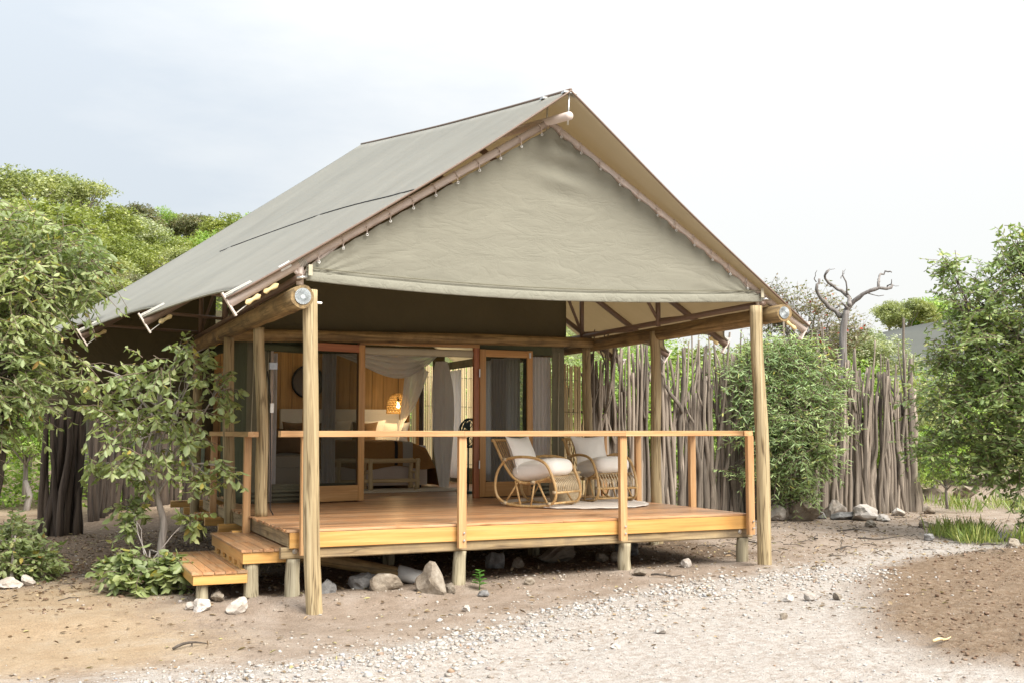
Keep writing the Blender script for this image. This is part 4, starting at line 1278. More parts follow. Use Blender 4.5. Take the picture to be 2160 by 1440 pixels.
mi = thing('round_mirror', 'round black framed mirror on the golden plank wall', 'mirror', (2.42, 9.43, 2.62))
ring = [(0.30 * math.cos(a), 0, 0.30 * math.sin(a)) for a in [2 * math.pi * k / 36 for k in range(37)]]
part('frame', MB().tube(ring, 0.022, 8, False).mesh('frame', M_BLACK, True), mi, Matrix.Translation((2.42, 9.43, 2.62)))
part('glass', MB().lathe([(0.0, 0.0), (0.29, 0.0)], 36).mesh('glass', plain('mirror_dark_reflection', (0.10, 0.075, 0.05), 0.25, 0.0, 0.02)), mi, trs((2.42, 9.435, 2.62), math.pi / 2))  # the dark reflection is put into the colour of the glass

# pendant lamp: open woven shade, lit bulb
pl = thing('pendant_lamp', 'lit pendant lamp with a domed open weave cane shade beside the bed', 'lamp', (3.91, 8.5, 2.02))
Mp = Matrix.Translation((3.91, 8.5, 2.02))


def shade_r(t): return 0.205 * (1 - 0.25 * t * t) * math.sqrt(max(0.0, 1 - (t * 0.98) ** 6)) + 0.01


sh = MB()
for k in range(9):
    t = k / 8
    r = shade_r(t * 0.97)
    sh.tube([(r * math.cos(2 * math.pi * q / 28), r * math.sin(2 * math.pi * q / 28), 0.37 * t) for q in range(29)], 0.0075, 5, False)
for k in range(22):
    for sg in (-1, 1):
        a0 = 2 * math.pi * k / 22
        sh.tube([(shade_r(t * 0.97) * math.cos(a0 + sg * t * 1.3), shade_r(t * 0.97) * math.sin(a0 + sg * t * 1.3), 0.37 * t) for t in [q / 10 for q in range(11)]], 0.0065, 4, False)
part('shade', sh.mesh('shade', M_BASKET, True), pl, Mp)
part('flex', MB().tube([(0, 0, 0.30), (0, 0, 1.25)], 0.006, 6).mesh('flex', M_BLACK), pl, Mp)
part('bulb_holder', MB().tube([(0, 0, 0.22), (0, 0, 0.31)], 0.02, 8).mesh('bulb_holder', M_BLACK), pl, Mp)
part('bulb', MB().lathe([(0.0, 0.10), (0.02, 0.105), (0.034, 0.13), (0.036, 0.15), (0.028, 0.18), (0.015, 0.215)], 14).mesh('bulb', M_BULB, True), pl, Mp)
ld = bpy.data.lights.new('lamp_light', 'POINT')
ld.energy = 3.0; ld.color = (1.0, 0.70, 0.36); ld.shadow_soft_size = 0.04
lo_ = bpy.data.objects.new('lamp_light', ld)
put(lo_, Matrix.Translation((3.91, 8.5, 2.10)), pl)

# mosquito net: swag across the top of the bed and a gathered column at the right
nt_ = thing('mosquito_net', 'white mosquito net swagged over the bed and gathered into a long knotted fall', 'net', (3.6, 7.0, 2.9))


def swag(i, j):
    x = 2.0 + 2.15 * i
    z0 = 3.08 - 0.02 * i; z1 = 3.02 - 0.42 * math.sin(math.pi * min(1, i * 1.0) ** 1.7) - 0.0 * i
    z = z0 + (z1 - z0) * j
    return (x, 6.75 + 0.25 * j + 0.05 * math.sin(j * 30 + i * 3), z)


def fall(x0, y0, ztop, zbot, wmax, knot, seed):
    def fn(i, j):
        z = ztop + (zbot - ztop) * j
        w = 0.05 + wmax * math.sin(math.pi * min(0.97, (j * 0.92 + 0.04)) ** 0.8) ** 0.8
        a = 2 * math.pi * i
        r = w * (1 + 0.18 * math.sin(a * 7 + seed + j * 2) + 0.08 * math.sin(a * 3 + j * 7))
        return (x0 + r * math.cos(a) + 0.05 * j, y0 + 0.6 * r * math.sin(a), z)
    return fn


part('swag', MB().grid(swag, 40, 26).mesh('swag', M_NET, True), nt_)


def swag2(i, j):
    # back panel running from the knot to the headboard corner
    P0 = Vector((3.95, 6.9, 2.72)); P1 = Vector((4.05, 9.0, 1.9))
    q = P0.lerp(P1, i)
    return (q.x - 0.35 * (1 - i) * j - 0.05 * j, q.y + 0.04 * math.sin(j * 25), q.z + (0.30 - 1.25 * i) * j * (1 if i < 0.5 else 1) - 0.25 * math.sin(math.pi * i) * (1 - j))


part('back_panel', MB().grid(swag2, 24, 20).mesh('back_panel', M_NET, True), nt_)
part('knotted_fall', MB().grid(fall(4.06, 6.55, 2.88, DZ + 0.04, 0.125, 0.5, 1.0), 60, 40).mesh('knotted_fall', M_NET, True), nt_)


def curtain(label, p0, p1, z0, z1, mat, folds, amp=0.03, gather=0.0):
    p0 = Vector(p0); p1 = Vector(p1); d = p1 - p0; n = Vector((-d.y, d.x)).normalized()

    def fn(i, j):
        t = 0.5 + (i - 0.5) * (1 - gather * (j))
        w = amp * math.sin(2 * math.pi * folds * i + 0.6 * math.sin(5 * i)) * (0.7 + 0.3 * j) + 0.01 * noise.noise((i * 5, j * 4, folds))
        return (p0.x + d.x * t + n.x * w, p0.y + d.y * t + n.y * w, z0 + (z1 - z0) * j)
    return tag(part('curtain', MB().grid(fn, int(folds * 12), 14).mesh('curtain', mat, True), None), label, 'curtain', 'pale curtains of the tent')


curtain('pale curtain hanging inside the right front window', (4.66, 4.27), (5.02, 4.27), DZ + 0.2, 2.84, M_CURTAIN, 6)
curtain('narrow pale curtain drawn back beside the left window pole', (0.64, 4.25), (0.76, 4.25), DZ + 0.15, 2.78, M_CURTAIN, 2, 0.02)
curtain('grey curtain half seen through the left mesh door', (1.42, 4.32), (1.62, 4.32), DZ + 0.1, 2.80, M_CURTAIN, 4)
curtain('grey curtain half seen through the right mesh door', (4.05, 4.32), (4.30, 4.32), DZ + 0.1, 2.80, M_CURTAIN, 5)
curtain('white curtain drawn across the added middle right window of the bedroom', (5.13, 5.65), (5.13, 7.45), DZ + 0.1, 2.95, M_CURTAIN, 12, 0.03)
curtain('white curtain hanging at the rear right of the bedroom', (5.08, 8.25), (5.08, 9.05), DZ + 0.1, 2.85, M_CURTAIN, 4, 0.05)

fan = thing('pedestal_fan', 'dark teal pedestal fan half hidden behind the right door jamb', 'fan', (4.02, 5.2, DZ))
Mf = trs((4.05, 5.25, 1.66), 0, 0, RD(30))
cg = MB()
for r, y in ((0.225, 0.0), (0.225, -0.05), (0.20, -0.085), (0.13, -0.11), (0.06, -0.12), (0.20, 0.05)):
    cg.tube([(r * math.cos(2 * math.pi * q / 28), y, r * math.sin(2 * math.pi * q / 28)) for q in range(29)], 0.006 if r < 0.22 else 0.014, 5, False)
for k in range(24):
    a = 2 * math.pi * k / 24
    cg.tube([(0.04 * math.cos(a), -0.12, 0.04 * math.sin(a)), (0.14 * math.cos(a), -0.108, 0.14 * math.sin(a)), (0.225 * math.cos(a), -0.03, 0.225 * math.sin(a))], 0.003, 4)
part('cage', cg.mesh('cage', M_TEAL, True), fan, Mf)
for k in range(3):
    a = 2 * math.pi * k / 3
    part('blade', MB().grid(lambda i, j: ((0.03 + 0.16 * i) * math.cos(a + (j - 0.5) * (0.5 + 0.6 * i)), 0.02 * (j - 0.5) - 0.03, (0.03 + 0.16 * i) * math.sin(a + (j - 0.5) * (0.5 + 0.6 * i))), 6, 5).mesh('blade', M_TEAL, True), fan, Mf)
part('motor', MB().tube([(0, 0.0, 0), (0, 0.16, 0)], 0.06, 14).mesh('motor', M_TEAL, True), fan, Mf)
part('stem', MB().tube([(4.05, 5.27, DZ + 0.04), (4.05, 5.27, 1.60)], 0.016, 8).mesh('stem', M_TEAL, True), fan)
part('foot', MB().lathe([(0.0, 0.045), (0.06, 0.04), (0.19, 0.015), (0.19, 0.0)], 24).mesh('foot', M_TEAL, True), fan, Matrix.Translation((4.05, 5.27, DZ + 0.002)))

# ================================================================== fences
def stick_mesh(seed, n=7, seg=14, fork=False, mat=None, bend=0.06, name='stick'):
    r = random.Random(seed)
    def path(x0, y0, z0, x1, y1, z1, sg, b):
        pts = []
        for i in range(sg + 1):
            t = i / sg
            pts.append((x0 + (x1 - x0) * t + b * noise.noise((seed * 1.7, t * 2.6, 0.5)) + b * .5 * noise.noise((seed * 1.3, t * 6.5, 2.5)), y0 + (y1 - y0) * t + b * noise.noise((seed * 2.9, t * 2.6, 4.5)), z0 + (z1 - z0) * t))
        return pts
    mb = MB()
    tip = (r.uniform(-0.12, 0.12), r.uniform(-0.06, 0.06))
    p = path(0, 0, 0, tip[0], tip[1], 1.0, seg, bend)
    rad = [0.036 * (1 - 0.5 * (i / seg) ** 1.5) * (1 + 0.30 * noise.noise((seed, i * 1.7, 0))) for i in range(seg + 1)]
    # z is scaled later by the stick's height
    mb.tube(p, rad, n)
    if fork:
        k = int(seg * r.uniform(0.5, 0.72))
        q = p[k]
        sx = r.choice([-1, 1]) * r.uniform(0.10, 0.28)
        mb.tube(path(q[0], q[1], q[2], q[0] + sx, q[1] + r.uniform(-.05, .05), r.uniform(0.88, 1.08), 5, bend), [0.020, 0.018, 0.015, 0.013, 0.010, 0.007], 5)
    return mb.mesh(name, mat or M_STICK, True)


stick_lib = [stick_mesh(s, fork=(s % 3 == 0)) for s in range(18)]
fence = thing('stick_fence', 'tall fence of upright grey sticks and forked branches right of the deck', 'fence', (9.7, 5.5, 0.1))
x = 5.95
k = 0
rf = random.Random(3)
while x < 13.45:
    row = k % 3
    h = rf.uniform(2.35, 3.25) if row != 1 else rf.uniform(2.7, 3.75)
    if x > 12.2: h = rf.uniform(2.3, 3.0) if row != 1 else rf.uniform(2.6, 3.5)
    th = rf.uniform(1.0, 1.6) if row != 1 else rf.uniform(0.6, 1.05)
    lean = rf.gauss(0, 0.035) if row != 1 else rf.gauss(0, 0.05)
    y = 5.5 + (0.0 if row == 0 else rf.uniform(-0.07, 0.10))
    me = stick_lib[rf.randrange(18)]
    part('stick', me, fence, trs((x, y, gz(x, y) - 0.1), rf.gauss(0, 0.03), lean, rf.uniform(0, 6.28), (th, th, h)))
    x += rf.uniform(0.020, 0.045); k += 1
for xx, hh, th in ((13.50, 3.1, 1.9), (13.62, 2.5, 2.0), (13.42, 3.9, 1.1), (13.56, 2.0, 1.6)):   # stout end posts
    part('stick', stick_lib[3 if hh > 3 else 4], fence, trs((xx, 5.47, gz(xx, 5.5) - 0.1), 0, 0.02, xx * 9, (th, th, hh)), 'stout end stake' if th > 1.8 else None)
for z in (0.95, 2.02):
    pipe('rail', fence, [(5.9, 5.60, z), (8, 5.585, z + 0.01), (11, 5.6, z - 0.01), (13.65, 5.59, z)], 0.022, M_PIPEDK, 6)

# reed screen beside the tent corner, and one seen through the rear window
def reed_screen(label, x0, x1, y, z0, z1, n):
    s = thing('reed_screen', label, 'screen', ((x0 + x1) / 2, y, z0))
    me = MB().tube([(0, 0, 0), (0.003, 0, 0.5), (0, 0, 1.0)], 0.5, 6).mesh('reed', M_REED, True)
    r = random.Random(int(x0 * 10))
    w = (x1 - x0) / n
    for k in range(n):
        part('reed', me, s, trs((x0 + w * (k + .5), y + r.uniform(-.006, .006), z0), r.gauss(0, .004), r.gauss(0, .004), r.uniform(0, 6), (w * r.uniform(.85, 1.05), w * .8, z1 - z0 + r.uniform(-.03, .03))))
    for z in np.linspace(z0 + 0.3, z1 - 0.25, 5):
        part('binding_wire', MB().tube([(x0, y - w * .5, z), ((x0 + x1) / 2, y - w * .5, z + 0.01), (x1, y - w * .5, z - 0.01)], 0.004, 4).mesh('binding_wire', M_BLACK), s)


reed_screen('golden split reed screen between the tent corner and the peeled post', 5.30, 6.12, 5.15, gz(5.7, 5.15), 2.78, 30)
reed_screen('golden reed screen outside the rear window of the bedroom', 4.3, 6.2, 10.3, 0.1, 3.05, 44)

lf = thing('log_fence', 'dark fence of thick bark logs standing behind the sapling on the left', 'fence', (-0.6, 12.5, 0))
llib = [stick_mesh(100 + s, n=9, seg=10, mat=M_DLOG, bend=0.045, name='log') for s in range(8)]
rf = random.Random(9)
path_ = [(-1.25, 11.2), (-0.75, 13.6), (0.9, 15.4), (3.0, 15.6)]
for a, b in zip(path_[:-1], path_[1:]):
    d = math.hypot(b[0] - a[0], b[1] - a[1]); n_ = int(d / 0.115)
    for k in range(n_):
        t = k / n_
        x, y = a[0] + (b[0] - a[0]) * t, a[1] + (b[1] - a[1]) * t + rf.uniform(-.05, .05)
        th = rf.uniform(1.2, 2.0)
        part('log', llib[rf.randrange(8)], lf, trs((x, y, gz(x, y) - 0.1), rf.gauss(0, .03), rf.gauss(0, .03), rf.uniform(0, 6.28), (th, th, rf.uniform(2.3, 3.2))))
bp_ = thing('log_bundle', 'thick bundle of dark upright logs ending the left fence', 'fence', (-1.9, 8.6, 0))
for k in range(20):
    a = k * 2.4; r_ = 0.045 * math.sqrt(k) * 1.25
    th = rf.uniform(1.2, 1.9)
    x, y = -1.85 + r_ * math.cos(a) * 1.3, 8.65 + r_ * math.sin(a)
    part('log', llib[rf.randrange(8)], bp_, trs((x, y, gz(x, y) - 0.1), rf.gauss(0, .02), rf.gauss(0, .02), rf.uniform(0, 6.28), (th, th, rf.uniform(2.5, 3.1))))

# ================================================================== rocks
import bmesh


def rock_mesh(seed, mat, sub=3):
    bm = bmesh.new()
    bmesh.ops.create_icosphere(bm, subdivisions=sub, radius=0.5)
    r = random.Random(seed)
    cuts = [(Vector((r.gauss(0, 1), r.gauss(0, 1), r.gauss(0, 1))).normalized(), r.uniform(0.20, 0.38)) for _ in range(14)]
    for v in bm.verts:
        d = v.co.normalized()
        for n_, h in cuts:
            e = v.co.dot(n_) - h
            if e > 0: v.co -= n_ * e * 0.92
        v.co += d * (0.07 * noise.noise(d * 1.8 + Vector((seed, 0, 0))) + 0.03 * noise.noise(d * 6 + Vector((seed, 3, 0))))
    me = bpy.data.meshes.new('rock')
    bm.to_mesh(me); bm.free()
    me.materials.append(mat)
    return me


RK = {m.name: [rock_mesh(i + 10 * j, m) for i in range(5)] for j, m in enumerate((M_ROCK, M_ROCKW, M_ROCKG))}
T_, W_, G_ = 'tan_rock', 'white_rock', 'grey_rock'
ROCKS = [
 (1.52, -0.12, .27, .30, T_, 'big pale angular rock beside the second front pile under the deck'),
 (1.12, 0.20, .25, .18, T_, 'flat topped tan rock leaning on the log under the deck'),
 (0.94, 0.45, .21, .21, G_, 'rounded dark grey rock just left of the log end under the deck'),
 (0.50, 0.26, .17, .14, G_, 'small grey rock right of the left front post'),
 (1.40, 0.62, .22, .14, T_, 'brown rock wedged behind the concrete foot of the log'),
 (1.97, -0.42, .10, .08, G_, 'little grey stone beside the green weed'),
 (1.69, -0.17, .11, .09, T_, 'little tan stone between the big rock and the pile'),
 (2.77, 1.15, .17, .25, G_, 'upright rounded rock in the shade under the deck'),
 (3.05, 1.10, .15, .12, T_, 'low brown stone in the deep shade under the deck'),
 (3.71, 1.40, .42, .26, T_, 'wide tan boulder in the shade left of the third front pile'),
 (4.81, 1.45, .25, .24, G_, 'dark boulder in the shade right of the third front pile'),
 (4.40, 1.05, .14, .11, T_, 'small tan rock just behind the third front pile'),
 (4.18, 1.10, .17, .10, T_, 'flat brown stone left of the dark boulder under the deck'),
 (2.61, -0.18, .12, .08, T_, 'fist sized tan stone on the dirt right of the weed'),
 (3.95, -0.28, .15, .09, T_, 'pale stone on the dirt right of the third pile'),
 (4.78, 0.10, .11, .10, W_, 'white chip of rock near the right end of the deck'),
 (1.14, 2.5, .22, .16, G_, 'rock in deepest shade behind the left front post'),
 (-0.51, -0.20, .24, .12, W_, 'long pale boulder on the dirt in front of the steps'),
 (-0.82, -0.10, .16, .11, W_, 'white rock beside the low bush at the foot of the steps'),
 (-0.62, 0.22, .15, .13, T_, 'brown rock beneath the lower step'),
 (-0.93, -0.03, .09, .07, W_, 'small white stone leaning on the low bush'),
 (-2.54, 2.42, .22, .13, W_, 'pale rock at the left edge of the orange sand'),
 (-2.36, 2.55, .18, .11, W_, 'second pale rock on the sand edge, nearer the sapling'),
 (-2.05, 3.5, .12, .09, T_, 'small tan rock behind the pale pair on the left'),
 (-1.13, 4.2, .2, .13, W_, 'white rock in the shade just behind the sapling trunk'),
 (2.47, -3.10, .09, .06, W_, 'pale stone lying alone on the pale track'),
 (1.90, -3.36, .08, .05, W_, 'flat pale stone on the track, nearest the camera'),
 (3.66, -3.20, .06, .05, T_, 'small tan stone at the edge of the dark mulch'),
 (1.50, -1.15, .08, .06, W_, 'small white stone alone on the bare dirt before the deck'),
 (10.3, 4.75, .52, .38, T_, 'big tan boulder leaning by the shrub right of the deck post'),
 (10.75, 4.95, .30, .20, G_, 'grey rock second in the row below the shrub'),
 (11.2, 5.05, .36, .34, W_, 'tall pale rock standing against the stick fence'),
 (11.0, 4.60, .28, .18, G_, 'flat grey slab before the tall pale rock'),
 (11.25, 4.35, .48, .26, W_, 'broad pale boulder at the right end of the row'),
 (11.45, 4.05, .26, .12, W_, 'low white rock sloping off the broad pale boulder'),
 (9.75, 4.9, .3, .25, W_, 'pale rock peeping out just left of the right deck post'),
 (12.58, 4.9, .26, .16, W_, 'pale stone at the foot of the fence sticks'),
 (13.4, 4.95, .20, .13, T_, 'tan stone before the stout end stake'),
 (16.4, 7.9, .5, .28, T_, 'brown rock on the orange path beyond the fence end'),
 (17.6, 8.1, .6, .34, T_, 'larger broken rock on the orange path near the right tree'),
 (4.50, -2.52, .10, .07, W_, 'white rock where the stone heap meets the mulch'),
 (4.72, -2.66, .09, .06, T_, 'tan rock at the tip of the mulch patch'),
 (4.30, -2.45, .10, .06, W_, 'pale rock in the stone heap left of the mulch'),
 (9.90, -0.1, .18, .12, T_, 'orange tan rock at the right edge of the gravel'),
 (9.56, 1.07, .14, .10, G_, 'grey stone on the left border of the grass'),
 (10.11, 0.98, .18, .12, G_, 'rounded grey stone on the middle of the grass border'),
 (10.5, 0.65, .2, .14, G_, 'dark grey stone at the right of the grass border'),
 (10.38, 3.2, .2, .1, T_, 'flat tan rock on the dirt before the fence'),
 (11.25, 2.9, .2, .12, T_, 'tan rock between the fence end and the grass'),
]
for k, (x, y, w, h, m, lab) in enumerate(ROCKS):
    me = RK[m][k % 5]
    o = part('rock', me, None, trs((x, y, gz(x, y) + h * 0.34), random.uniform(-.2, .2), random.uniform(-.2, .2), random.uniform(0, 6.28), (w * 1.6, w * random.uniform(1.2, 1.5), h * 1.6)))
    tag(o, lab, 'rock', 'rocks lying around the tent')

# ---- gravel: uncountable chips and pebbles
def fast_mesh(name, V, Q, mat, smooth=False):
    me = bpy.data.meshes.new(name)
    V = np.ascontiguousarray(V, np.float32); Q = np.ascontiguousarray(Q, np.int32)
    n, k = Q.shape
    me.vertices.add(len(V)); me.vertices.foreach_set('co', V.ravel())
    me.loops.add(n * k); me.loops.foreach_set('vertex_index', Q.ravel())
    me.polygons.add(n); me.polygons.foreach_set('loop_start', np.arange(0, n * k, k, dtype=np.int32))
    if smooth: me.polygons.foreach_set('use_smooth', [True] * n)
    me.materials.append(mat)
    me.update(calc_edges=True)
    me.validate()
    return me


def chips(name, xy, size, mat, sink=0.25):
    n = len(xy)
    base = np.array([(1, 0, 0), (0, 1, 0), (-1, 0, 0), (0, -1, 0), (0, 0, 1), (0, 0, -1)], float)
    extra = np.array([(.6, .6, .55), (-.6, .6, .5), (-.6, -.6, .55), (.6, -.6, .5)], float)
    base = np.concatenate([base, extra])
    F = np.array([(0, 1, 6), (1, 2, 7), (2, 3, 8), (3, 0, 9), (0, 6, 4), (6, 1, 4), (1, 7, 4), (7, 2, 4), (2, 8, 4), (8, 3, 4), (3, 9, 4), (9, 0, 4), (1, 0, 5), (2, 1, 5), (3, 2, 5), (0, 3, 5)])
    J = base[None] * (1 + rng.uniform(-.35, .35, (n, 10, 1)))
    sc = np.stack([rng.uniform(.8, 1.35, n), rng.uniform(.6, 1.0, n), rng.uniform(.4, .75, n)], 1) * size[:, None]
    J = J * sc[:, None, :]
    a = rng.uniform(0, 6.28, n); c, s = np.cos(a), np.sin(a)
    tl = rng.normal(0, .35, n); ct, s2 = np.cos(tl), np.sin(tl)
    y1 = J[..., 1] * ct[:, None] - J[..., 2] * s2[:, None]; z1 = J[..., 1] * s2[:, None] + J[..., 2] * ct[:, None]
    X = J[..., 0] * c[:, None] - y1 * s[:, None]; Y = J[..., 0] * s[:, None] + y1 * c[:, None]
    gzv = ground_z(xy[:, 0], xy[:, 1]) + sc[:, 2] * (0.5 - sink)
    V = np.stack([X + xy[:, :1], Y + xy[:, 1:], z1 + gzv[:, None]], 2).reshape(-1, 3)
    Q = (F[None] + (np.arange(n) * 10)[:, None, None]).reshape(-1, 3)
    o = part(name, fast_mesh(name, V, Q, mat), None)
    return tag(o, kind='stuff')


def chip_mat(name, stops):
    m, nt, out = mat_base(name)
    g = N(nt, 'ShaderNodeNewGeometry')
    c = ramp(nt, g.outputs['Random Per Island'], stops)
    tc = N(nt, 'ShaderNodeTexCoord')
    n1 = N(nt, 'ShaderNodeTexNoise', {'Vector': tc.outputs['Object'], 'Scale': 60.0, 'Detail': 3.0})
    f = ramp(nt, n1.outputs['Fac'], [(0.3, (0.75,) * 3), (0.7, (1.05,) * 3)])
    c = N(nt, 'ShaderNodeMixRGB', {'Fac': 1.0, 'Color1': c, 'Color2': f}, blend_type='MULTIPLY').outputs['Color']
    b = N(nt, 'ShaderNodeBsdfPrincipled', {'Base Color': c, 'Roughness': 0.9, 'Specular IOR Level': 0.2})
    nt.links.new(b.outputs[0], out.inputs[0])
    return m


M_CHIPW = chip_mat('pale_stone_chip', [(0, (0.294, 0.246, 0.202)), (0.25, (0.401, 0.362, 0.320)), (0.6, (0.467, 0.444, 0.411)), (0.85, (0.521, 0.505, 0.480)), (0.93, (0.280, 0.280, 0.292)), (1, (0.347, 0.233, 0.153))])
M_CHIPT = chip_mat('tan_stone_chip', [(0, (0.203, 0.156, 0.113)), (0.5, (0.320, 0.267, 0.212)), (0.85, (0.436, 0.394, 0.340)), (1, (0.508, 0.483, 0.439))])
M_CLOD = chip_mat('soil_clod', [(0, (0.101, 0.057, 0.035)), (0.6, (0.219, 0.148, 0.099)), (0.92, (0.323, 0.232, 0.166)), (1, (0.524, 0.483, 0.451))])


def scatter(n, box, dens):
    P = np.stack([rng.uniform(box[0], box[1], n), rng.uniform(box[2], box[3], n)], 1)
    return P[rng.uniform(0, 1, n) < dens(P[:, 0], P[:, 1])]


P = scatter(75000, (-2.8, 6.4, -4.9, -0.5), lambda x, y: (np.exp(-(ridge_d(x, y) / 0.34) ** 2) + 0.35 * np.exp(-(ridge_d(x, y) / 0.75) ** 2)) * (0.5 + 0.5 * vnoise(x, y, 3.0)))
chips('stone_heap', P, 0.006 + 0.026 * rng.uniform(0, 1, len(P)) ** 6, M_CHIPW)
P = scatter(90000, (-4, 12, -7, 2), lambda x, y: poly_mask(x, y, TRACK, .2) * (1 - poly_mask(x, y, MULCH, .2)) * (0.35 + 0.4 * vnoise(x, y, 1.1)) * np.where(x < 0.4, 1.6, 0.8))
chips('track_gravel', P, 0.003 + 0.014 * rng.uniform(0, 1, len(P)) ** 4, M_CHIPW)
P = scatter(60000, (-3, 14, -3, 5.5), lambda x, y: (1 - poly_mask(x, y, MULCH, .2)) * (1 - 0.9 * poly_mask(x, y, SAND, .4)) * (0.30 + 0.30 * vnoise(x, y, 1.7)) + 0.5 * np.exp(-((y - 0.1) / 0.5) ** 2) * (x > 0))
chips('dirt_pebbles', P, 0.003 + 0.020 * rng.uniform(0, 1, len(P)) ** 8, M_CHIPT)
P = scatter(40000, (3.4, 12, -7, 0.4), lambda x, y: poly_mask(x, y, MULCH, .25) * (0.6 + 0.4 * vnoise(x, y, 2.1)))
chips('mulch_clods', P, 0.003 + 0.022 * rng.uniform(0, 1, len(P)) ** 9, M_CLOD)
P = scatter(9000, (-3.6, 6.0, 0.3, 9.0), lambda x, y: 0.6 + 0.4 * vnoise(x, y, 2.1))
chips('shade_litter', P, 0.006 + 0.025 * rng.uniform(0, 1, len(P)) ** 4, M_CLOD)

DEB = [(-1.12, -1.51, .30, 20, 'dark curled stick on the sand in front of the steps'), (4.1, -0.58, .34, -20, 'thin dark twig lying before the right deck piles'),
       (8.99, 1.41, .75, -8, 'longest dead branch on the dirt right of the deck'), (7.69, 0.7, .45, 20, 'dead stick on the dirt near the right post'),
       (3.95, -4.72, .28, 15, 'pale wood splinter on the dark mulch'), (8.2, 1.9, .5, 50, 'bent dead twig halfway to the fence'), (9.5, 2.6, .5, -30, 'dead twig on the dirt before the fence rocks'),
       (9.72, 0.1, .5, 12, 'dead stick at the gravel edge by the grass'), (7.0, 1.6, .4, -50, 'short dead twig beside the right post')]
for k, (x, y, ln, a, lab) in enumerate(DEB):
    p = MB().tube([(ln * (t - .5), 0.05 * ln * math.sin(t * 5 + k), 0.012 + 0.03 * abs(math.sin(t * 3 + k))) for t in [q / 6 for q in range(7)]], [0.011, .013, .012, .011, .009, .007, .004], 6)
    p.tube([(0.02, 0, 0.02), (0.12 * ln, 0.12 * ln, 0.03), (0.2 * ln, 0.25 * ln, 0.02)], [.007, .005, .003], 5)
    tag(part('dead_stick', p.mesh('dead_stick', M_LOGPALE if 'pale' in lab else M_BARK_DARK, True), None, trs((x, y, gz(x, y)), 0, 0, RD(a))), lab, 'stick', 'dead sticks on the ground')

# ================================================================== vegetation
FWD = Vector((math.sin(YAW), math.cos(YAW), 0)); RGT = Vector((math.cos(YAW), -math.sin(YAW), 0))


def spot(lat, dep, z=None):
    """World point lat metres right of and dep metres in front of where the photographer stood."""
    p = CAM + RGT * lat + FWD * dep
    return (p.x, p.y, gz(p.x, p.y) if z is None else z)


def unit(a):
    return a / np.maximum(np.linalg.norm(a, axis=-1, keepdims=True), 1e-9)


def leaf_geo(P, D, S, Lv, Wv, fold=0.25, hexa=True):
    """Leaves with base P, direction D, sideways S, length and width; folded along the midrib."""
    D = unit(D); S = unit(S - D * np.sum(S * D, 1, keepdims=True)); Nn = np.cross(D, S)
    L1 = Lv[:, None]; W1 = Wv[:, None]
    n = len(P)
    if hexa:
        def pt(t, w, lift): return P + D * L1 * t + S * W1 * w + Nn * (W1 * abs(w) * fold + L1 * lift)
        V = np.stack([P, pt(.28, .46, 0.02), pt(.68, .40, 0.0), pt(1.0, 0, -0.08), pt(.68, -.40, 0.0), pt(.28, -.46, 0.02)], 1)
        Q = np.array([(0, 1, 2, 3), (0, 3, 4, 5)])
        k = 6
    else:
        V = np.stack([P, P + D * L1 * .45 + S * W1 * .5 + Nn * W1 * fold * .5, P + D * L1, P + D * L1 * .45 - S * W1 * .5 + Nn * W1 * fold * .5], 1)
        Q = np.array([(0, 1, 2, 3)])
        k = 4
    return V.reshape(-1, 3), (Q[None] + (np.arange(n) * k)[:, None, None]).reshape(-1, 4)


def tubes_geo(A, B, C, r0, r1, n=3):
    """Thin twigs: quadratic curves A-B-C as n-sided tubes, vectorised."""
    T = unit(C - A); ref = np.where(np.abs(T[:, 2:3]) < .9, np.array([[0, 0, 1.]]), np.array([[1., 0, 0]]))
    a = unit(np.cross(T, ref)); b = np.cross(T, a)
    rings = []
    for P, r in ((A, r0), (B, (r0 + r1) / 2), (C, r1)):
        for k in range(n):
            an = 2 * math.pi * k / n
            rings.append(P + (a * math.cos(an) + b * math.sin(an)) * r)
    V = np.stack(rings, 1).reshape(-1, 3)
    Q = np.array([(i * n + k, i * n + (k + 1) % n, (i + 1) * n + (k + 1) % n, (i + 1) * n + k) for i in range(2) for k in range(n)])
    return V, (Q[None] + (np.arange(len(A)) * 3 * n)[:, None, None]).reshape(-1, 4)


